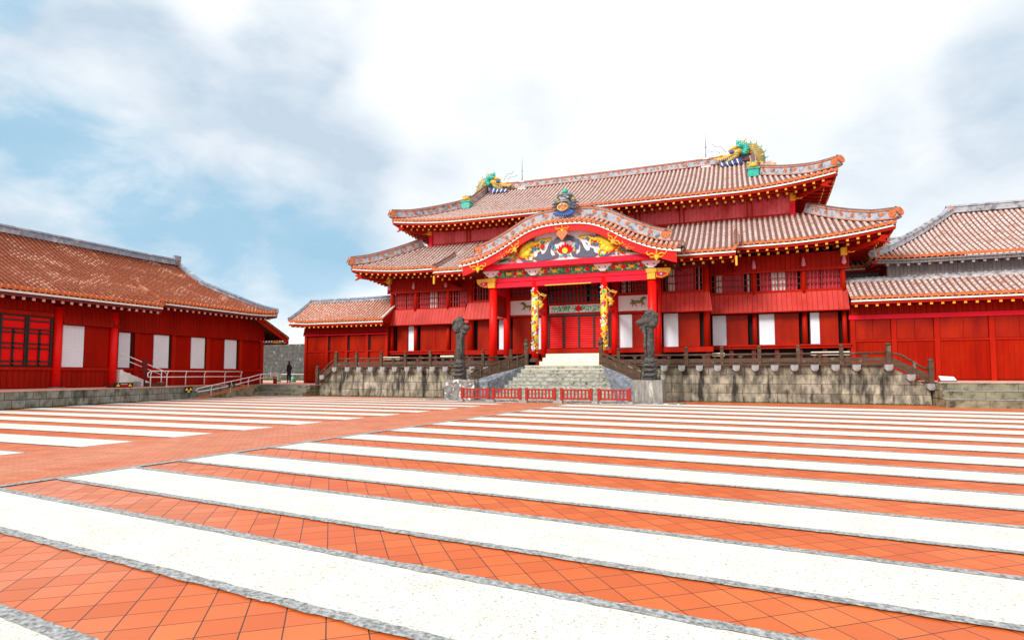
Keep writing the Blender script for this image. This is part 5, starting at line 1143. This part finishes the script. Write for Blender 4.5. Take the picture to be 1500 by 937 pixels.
for a,b in ((24.3,25.28),(26.75,27.88),(29.3,30.5)): py(a,b,1.82,3.84,XR-.02,'doorY',.05,'door_panel')
lp=lambda v:.47*v+.018*v*v
E1=33.75; E0=-2.; mid=(E0+E1)/2; H=(E1-E0)/2
TL=dict(rib='ribL',pan='panL',sp=.26,rr=.082,two=False,over=1.3,rafstep=.42,soff='darkred',ecol='pinkish',rafpart=True)
def ll_(s,v): return .16*max(0,(s-(H-3))/3)**2*max(0,1-v/4)
# far part, full slope
roof_face(lh,(-31.15,mid),(0,1),(-1,0),22.3-mid,H,5.85,lp,5.72,ll_,h1=True,Dh=3.6,name='roof',**TL)
TL2=dict(TL); TL2['over']=1.0
# near part: the same slope carried further down
roof_face(lh,(-30.45,11),(0,1),(-1,0),-13,13.05,6.5,lambda v:lp(max(v-.7,0))+(.58*min(v,.7)),5.36,lambda s,v:0.,name='near_roof',**TL2)
ridge(lh,[(-30.42-.35*i,24.08,5.42+(lambda v:lp(max(v-.7,0))+(.58*min(v,.7)))(.35*i)) for i in range(8)],h=.10,w=.16,mats=('ribL','ribL','ribL'),motif=False,end=(True,False),endr=.45,name='verge_ridge')
MB().box(-31.4,-30.5,23.9,23.98,4.9,5.35).build('verge_board','darkred',lh)
roof_face(lh,(-37.0,33.75),(-1,0),(0,-1),-5.85,5.85,3.6,lp,5.72,lambda s,v:.16*max(0,(-s-2.85)/3)**2*max(0,1-v/4),h0=True,h1=True,name='end_roof',**{**TL,'raf':False})
roof_face(lh,(-42.85,mid),(0,-1),(1,0),-H,H,5.85,lp,5.72,lambda s,v:0.,h0=True,Dh=3.6,name='rear_roof',**{**TL,'raf':False,'sp':.5,'rr':.12})
zg=5.72+lp(3.6); zrl=5.72+lp(5.85)
MB().prism([(-34.75,zg),(-39.25,zg),(-37,zrl)],30.0,30.1).build('gable_wall','wallY',lh)
DM=('ridged','ridged','ridged')
ridge(lh,[(-37,30.3-3.0*i,zrl+.0+.05*(i==0)) for i in range(10)],h=.38,w=.36,mats=DM,motif=False,end=(True,False),endr=.2,name='main_ridge')
MB().box(-37.12,-36.88,29.9,30.4,zrl+.35,zrl+.75).build('ridge_finial','ridged',lh)
ridge(lh,[(-37+.28*i,30.25,zrl-.02+ (lp(5.85-.28*i)-lp(5.85))) for i in range(9)],h=.26,w=.26,mats=DM,motif=False,end=(False,True),endr=.3,name='descending_ridge')
ridge(lh,[(-34.75+.36*i,30.15+.36*i,zg+.02+(lp(3.6-.36*i)-lp(3.6))+.16*max(0,(i-7)/3)**2) for i in range(11)],h=.22,w=.24,mats=DM,motif=False,end=(False,True),endr=.2,name='hip_ridge')
# small pent roof on the end wall, seen edge on
roof_face(lh,(-37.2,35.6),(-1,0),(0,-1),-5.4,5.4,3.0,lambda v:.42*v,4.02,lambda s,v:0.,name='pent_roof',raf=False,**{k:v for k,v in TL.items()})if 0 else None
roof_face(lh,(-37.2,35.5),(-1,0),(0,-1),-5.5,5.5,3.1,lambda v:.46*v,4.05,lambda s,v:0.,name='pent_roof',**{**TL,'raf':False,'over':1.2})
MB().hexa([(-31.74,32.3,5.25),(-31.66,32.3,5.25),(-31.66,35.5,3.72),(-31.74,35.5,3.72),(-31.74,32.3,5.48),(-31.66,32.3,5.48),(-31.66,35.5,3.98),(-31.74,35.5,3.98)]).build('verge_board','beamred',lh)
ridge(lh,[(-31.75,35.5-.38*i,4.08+.46*.38*i) for i in range(9)],h=.12,w=.18,mats=('ribL','ribL','tend'),motif=False,end=(True,False),endr=.4,name='verge_ridge')
MB().box(-32.0,-31.8,34.3,34.9,3.75,3.9).build('bracket','yellow',lh)
# far stone wall, grass and court behind
bw=thing('castle_wall','high grey stone castle wall seen in the gap between the two halls','wall',(-54,60,0)); ORG[bw.name]=Vector((-54,60,0))
MB().box(-75,-35,60,61.5,.5,5.28).build('wall','stonebg',bw)
gb=MB()
for i in range(2600):
    x=rnd.uniform(-62,-46); yq=rnd.uniform(54,59.8); h=rnd.uniform(.05,.22); a=rnd.uniform(0,PI); gb.add([(x-.05*math.cos(a),yq-.05*math.sin(a),.75),(x+.05*math.cos(a),yq+.05*math.sin(a),.75),(x+rnd.uniform(-.05,.05),yq,.75+h)],[(0,1,2)])
stuff(gb.build('grass','grass'),'strip of green grass at the foot of the far castle wall','grass')
# ------------------------------------------------------------------ small things on the left
def pv(p): return Vector(p)
hr=thing('steel_handrail','white tubular steel handrail along the edge of the platform beside the ramp','handrail',(-31,28,.75)); ORG[hr.name]=Vector((-31,28,0)); hr.location=(-31,28,0)
def hpost(t,x,y,z0,z1,lean=.06):
    MB().tube([(x,y,z0),(x,y,z1-.18),(x+lean,y+.0,z1-.06),(x+lean*1.6,y,z1)],[.028,.028,.027,.024],8,up=(0,1,0)).build('post','metal',t)
# platform-edge rail: from (218,546) to (398,546)
A=[(-29.75,22.9),(-29.9,24.0),(-30.55,25.75),(-31.15,27.6),(-31.4,29.4),(-31.65,31.0)]
for i,(x,y) in enumerate(A): hpost(hr,x,y,.76,1.62)
MB().tube([(x+.08,y,1.63) for x,y in A],.026,8).build('rail','metal',hr); MB().tube([(x+.04,y,1.30) for x,y in A],.028,8).build('rail','metal',hr)
MB().tube([(-29.75,22.9,1.63),(-29.72,22.7,1.5),(-29.73,22.72,1.32),(-29.75,22.9,1.28)],.028,8,up=(1,0,0)).build('rail_return','metal',hr)
h2=thing('steel_handrail','white tubular steel handrail sloping up along the outer side of the ramp','handrail',(-30,28,0)); ORG[h2.name]=Vector((-30,28,0)); h2.location=(-30,28,0)
B=[(-29.9,27.0,.08),(-30.15,28.7,.30),(-30.4,30.4,.54),(-30.55,31.6,.75),(-31.2,34.2,.76)]
for x,y,z in B: hpost(h2,x,y,z,z+.70)
MB().tube([(-29.72,25.9,.62)]+[(x+.08,y,z+.71) for x,y,z in B],.026,8).build('rail','metal',h2); MB().tube([(-29.72,25.9,.42)]+[(x+.04,y,z+.44) for x,y,z in B],.028,8).build('rail','metal',h2)
MB().tube([(-29.72,25.9,.62),(-29.72,25.78,.52),(-29.72,25.9,.42)],.028,8,up=(1,0,0)).build('rail_return','metal',h2)
# white access stair beside the column, with its own rails
ws=thing('white_stairs','white concrete stairs with thin rails rising to the hall door behind the red column','stairs',(-31.9,23.5,.76)); ORG[ws.name]=Vector((-31.9,23.5,0)); ws.location=(-31.9,23.5,0)
m=MB(); m.prism([(22.5,.765),(24.9,.765),(22.5,1.70)],-31.92,-31.62,0,'X'); m.build('side_wall','white',ws)
for i in range(5): MB().box(-32.7,-31.93,22.5,24.6-.42*i,.765+.19*i,.765+.19*(i+1)-.002).build('step','white',ws)
for o_ in (0,.0): pass
MB().tube([(-31.6,22.5,2.62),(-31.6,25.1,1.66),(-31.6,25.3,1.5)],.028,8,up=(1,0,0)).build('rail','metal',ws); MB().tube([(-31.6,22.5,2.34),(-31.6,25.0,1.42)],.024,8,up=(1,0,0)).build('rail','metal',ws)
MB().tube([(-31.6,23.95,1.1),(-31.6,23.95,2.1)],.028,8,up=(1,0,0)).build('post','fence',ws); MB().tube([(-31.6,25.0,.77),(-31.6,25.0,1.66)],.03,8,up=(1,0,0)).build('post','metal',ws)
def small(name,label,cat,loc): 
    t=thing(name,label,cat,loc); return t
t=small('stone_cube','small pale stone cube at the foot of the white stairs','stone',(-31.2,23.2,.76)); MB().box(-31.33,-31.07,23.1,23.35,.765,1.05).build('block','bracket',t)
t=small('stone_cube','pinkish stone cube right of the white stairs, below the dark sign post','stone',(-31.0,24.5,.76)); MB().box(-31.1,-30.85,24.35,24.6,.765,1.0).build('block','pinkish',t)
t=small('sign_post','narrow dark brown sign board standing by the white stairs','sign',(-31.1,24.8,.76)); MB().box(-31.16,-31.08,23.45,23.72,1.45,2.3).build('board','darkred',t); MB().box(-31.14,-31.10,23.55,23.62,.765,1.45).build('post','black',t)
t=small('wooden_box','low dark brown wooden box on the platform under the white rail','box',(-30.6,24.0,.76)); MB().box(-30.95,-30.65,23.45,24.5,.765,.95).build('box','wood',t); MB().box(-30.97,-30.63,23.42,24.53,.95,.98).build('lid','darkred',t)
t=small('caution_sign','black box sign with two yellow warning triangles on the platform by the red column','sign',(-30.0,20.6,.76)); MB().box(-30.3,-30.02,20.9,22.1,.765,.98).build('box','darkred',t); MB().box(-30.02,-29.98,21.1,22.1,.77,1.02).build('board','black',t)
for yc in (21.28,21.92): MB().prism([(yc-.10,.82),(yc+.10,.82),(yc,.98)],-29.978,-29.968,0,'X').build('warning_triangle','lemon',t)
m=MB()
for k in range(3): m.box(-29.978,-29.97,21.42,21.78,.93-.05*k,.955-.05*k,1 if k else 0)
m.build('lettering',['white','bright'],t)
t=small('caution_sign','small black sign with yellow warning triangles hung on the first rail post above the wall','sign',(-29.7,25.4,.6)); MB().box(-29.78,-29.74,25.05,25.55,.40,.74).build('board','black',t)
for yc in (25.17,25.42): MB().prism([(yc-.09,.52),(yc+.09,.52),(yc,.68)],-29.738,-29.73,0,'X').build('warning_triangle','lemon',t)
MB().prism([(25.2,.42),(25.4,.42),(25.3,.52)],-29.738,-29.73,0,'X').build('white_arrow','white',t)
t=small('wheelchair_sign','small black sign with a white wheelchair symbol on the ramp rail','sign',(-30.0,28.7,.6)); MB().box(-30.08,-30.05,28.45,28.95,.62,1.0).build('board','black',t)
m=MB(); m.ell((-30.04,28.66,.93),(.012,.035,.035)); m.tube([(-30.04,28.66,.90),(-30.04,28.67,.80),(-30.04,28.78,.79),(-30.04,28.82,.70)],.016,6,up=(1,0,0)); m.tube([(-30.04,28.70+.085*math.cos(q*.6+1.6),.74+.085*math.sin(q*.6+1.6)) for q in range(8)],.013,6,up=(1,0,0)); m.build('wheelchair_symbol','white',t)
# things behind, at the gap between the halls
t=small('white_box','white box on top of a red stand at the far end of the ramp rail','box',(-32.4,35,.75)); MB().box(-32.5,-32.3,34.9,35.1,.752,1.3).build('stand','fence',t); MB().box(-32.6,-32.25,34.8,35.1,1.3,1.6).build('box','metal',t)
for lab,x in (('green plastic barrier stand left of the guard in black',-39.45),('green plastic barrier stand right of the guard in black',-37.75)):
    t=small('barrier_stand',lab,'barrier stand',(x,43,.75)); m=MB(); lathe(m,x,43,[(.26,.752),(.26,.88),(.16,.98),(.14,1.25),(.08,1.32),(.02,1.34)],12); m.build('weight','plastic',t); 
    m=MB(); lathe(m,x,43,[(.155,1.08),(.155,1.14),(.14,1.16)],12); m.build('band','white',t)
t=small('rope_barrier','thin white rail across the gap behind the guard','barrier',(-39,43.3,.75)); MB().tube([(-42.5,43.4,1.45),(-34.8,43.4,1.45)],.035,6,up=(0,0,1)).build('rail','metal',t)
t=small('red_fence','short low red fence against the side hall behind the guard','fence',(-36,44.5,.75))
for x in (-37.2,-36.3,-35.4): MB().box(x-.06,x+.06,44.45,44.55,.75,1.65).build('post','fence',t)
m=MB(); m.box(-37.2,-35.4,44.46,44.54,1.45,1.55).box(-37.2,-35.4,44.46,44.54,.9,1.0)
m.build('rail','fence',t)
for k in range(12): MB().box(-37.1+.15*k,-37.05+.15*k,44.48,44.52,1.0,1.45).build('baluster','fence',t)
t=small('notice_board','slanted white notice board on a low dark stand in front of the right hall','sign',(L(18.2),31.9,1.1)); x=L(18.25)
MB().hexa([(x-.29,31.95,1.16),(x+.29,31.95,1.16),(x+.29,32.3,1.34),(x-.29,32.3,1.34),(x-.29,31.93,1.2),(x+.29,31.93,1.2),(x+.29,32.28,1.34),(x-.29,32.28,1.38)]).build('board','whitep',t)
MB().box(x-.33,x+.33,32.0,32.3,1.117,1.16).build('stand','black',t)
# ------------------------------------------------------------------ guard in black with a maroon cap
def skin_body(name,verts,edges,radii,mat,parent,origin,root=0,sub=2):
    me=bpy.data.meshes.new(name+'_tmp'); me.from_pydata([tuple(Vector(v)) for v in verts],edges,[])
    ob=bpy.data.objects.new(name+'_tmp',me); COL.objects.link(ob)
    sk=ob.modifiers.new('s','SKIN'); 
    for i,r in enumerate(radii): me.skin_vertices[0].data[i].radius=r if isinstance(r,tuple) else (r,r)
    me.skin_vertices[0].data[root].use_root=True
    sb=ob.modifiers.new('b','SUBSURF'); sb.levels=sub; sb.render_levels=sub
    dg=bpy.context.evaluated_depsgraph_get(); nm=bpy.data.meshes.new_from_object(ob.evaluated_get(dg)); bpy.data.objects.remove(ob)
    nm.materials.clear(); nm.materials.append(K[mat]); 
    for p in nm.polygons: p.use_smooth=True
    o=bpy.data.objects.new(name,nm); COL.objects.link(o); o.parent=parent; return o
g=thing('person','person in black uniform and maroon cap standing with hands joined between the halls','person',(-33.6,37.8,.752))
# figure faces left in the photo: its front is -X
V=[(0,0,.95),(0,0,1.12),(-.01,0,1.30),(-.0,0,1.42),(-.02,0,1.50),(-.03,0,1.58),(-.03,0,1.68),
   (.0,.10,.90),(.01,.11,.50),(.03,.11,.10),(-.10,.12,.04),(.0,-.10,.90),(-.02,-.11,.50),(.0,-.11,.10),(-.13,-.12,.04),
   (.0,.19,1.39),(.03,.25,1.12),(-.13,.14,.98),(-.2,.04,.97),(.0,-.19,1.39),(.03,-.25,1.12),(-.13,-.14,.98),(-.2,-.04,.96)]
E_=[(0,1),(1,2),(2,3),(3,4),(4,5),(5,6),(0,7),(7,8),(8,9),(9,10),(0,11),(11,12),(12,13),(13,14),(3,15),(15,16),(16,17),(17,18),(3,19),(19,20),(20,21),(21,22)]
Rr=[(.13,.17),(.12,.15),(.13,.18),(.11,.15),.06,.085,.09,.095,.075,.05,.045,.095,.075,.05,.045,.065,.05,.036,.035,.065,.05,.036,.035]
bd=skin_body('body',V,E_,Rr,'darkcloth',g,(0,0,0))
def gm(mb,name,mat): return _b(mb,name,[mat],None,(0,0,0))
def gp_(mb,name,mat):
    o=_b(mb,name,[mat],None,(0,0,0)); o.parent=g; return o
m=MB(); m.ell((-.045,0,1.63),(.095,.08,.115),0,12,9); m.ell((-.14,0,1.62),(.022,.015,.025)); m.ell((-.02,.08,1.62),(.02,.014,.03)); m.ell((-.02,-.08,1.62),(.02,.014,.03)); m.tube([(-.01,0,1.45),(-.025,0,1.56)],[.055,.05],8,up=(0,1,0))
hd=gp_(m,'head','skin')
m=MB(); m.ell((-.115,.035,1.65),(.012,.016,.01)); m.ell((-.115,-.035,1.65),(.012,.016,.01)); m.ell((-.125,0,1.58),(.01,.025,.008)); gp_(m,'face_features','black')
m=MB(); m.ell((.005,0,1.63),(.085,.084,.10)); gp_(m,'hair','black')
m=MB(); m.ell((-.02,0,1.735),(.125,.115,.055)); m.tube([(-.02,0,1.68),(-.02,0,1.73)],[.10,.115],12,up=(0,1,0)); m.ell((-.13,0,1.70),(.07,.075,.012)); gp_(m,'cap','hat')
for s_ in (-1,1):
    m=MB(); m.ell((-.22,.025*s_,.965),(.045,.03,.05),0,8,6)
    for k in range(4): m.tube([(-.235,.03*s_-.012*s_*0,.985-.018*k),(-.262,.01*s_,.975-.018*k),(-.262,-.022*s_,.968-.018*k)],[.010,.009,.007],5)
    m.tube([(-.21,.03*s_,1.0),(-.235,.012*s_,1.015),(-.25,-.004*s_,1.01)],[.012,.010,.008],5); gp_(m,'hand','skin')
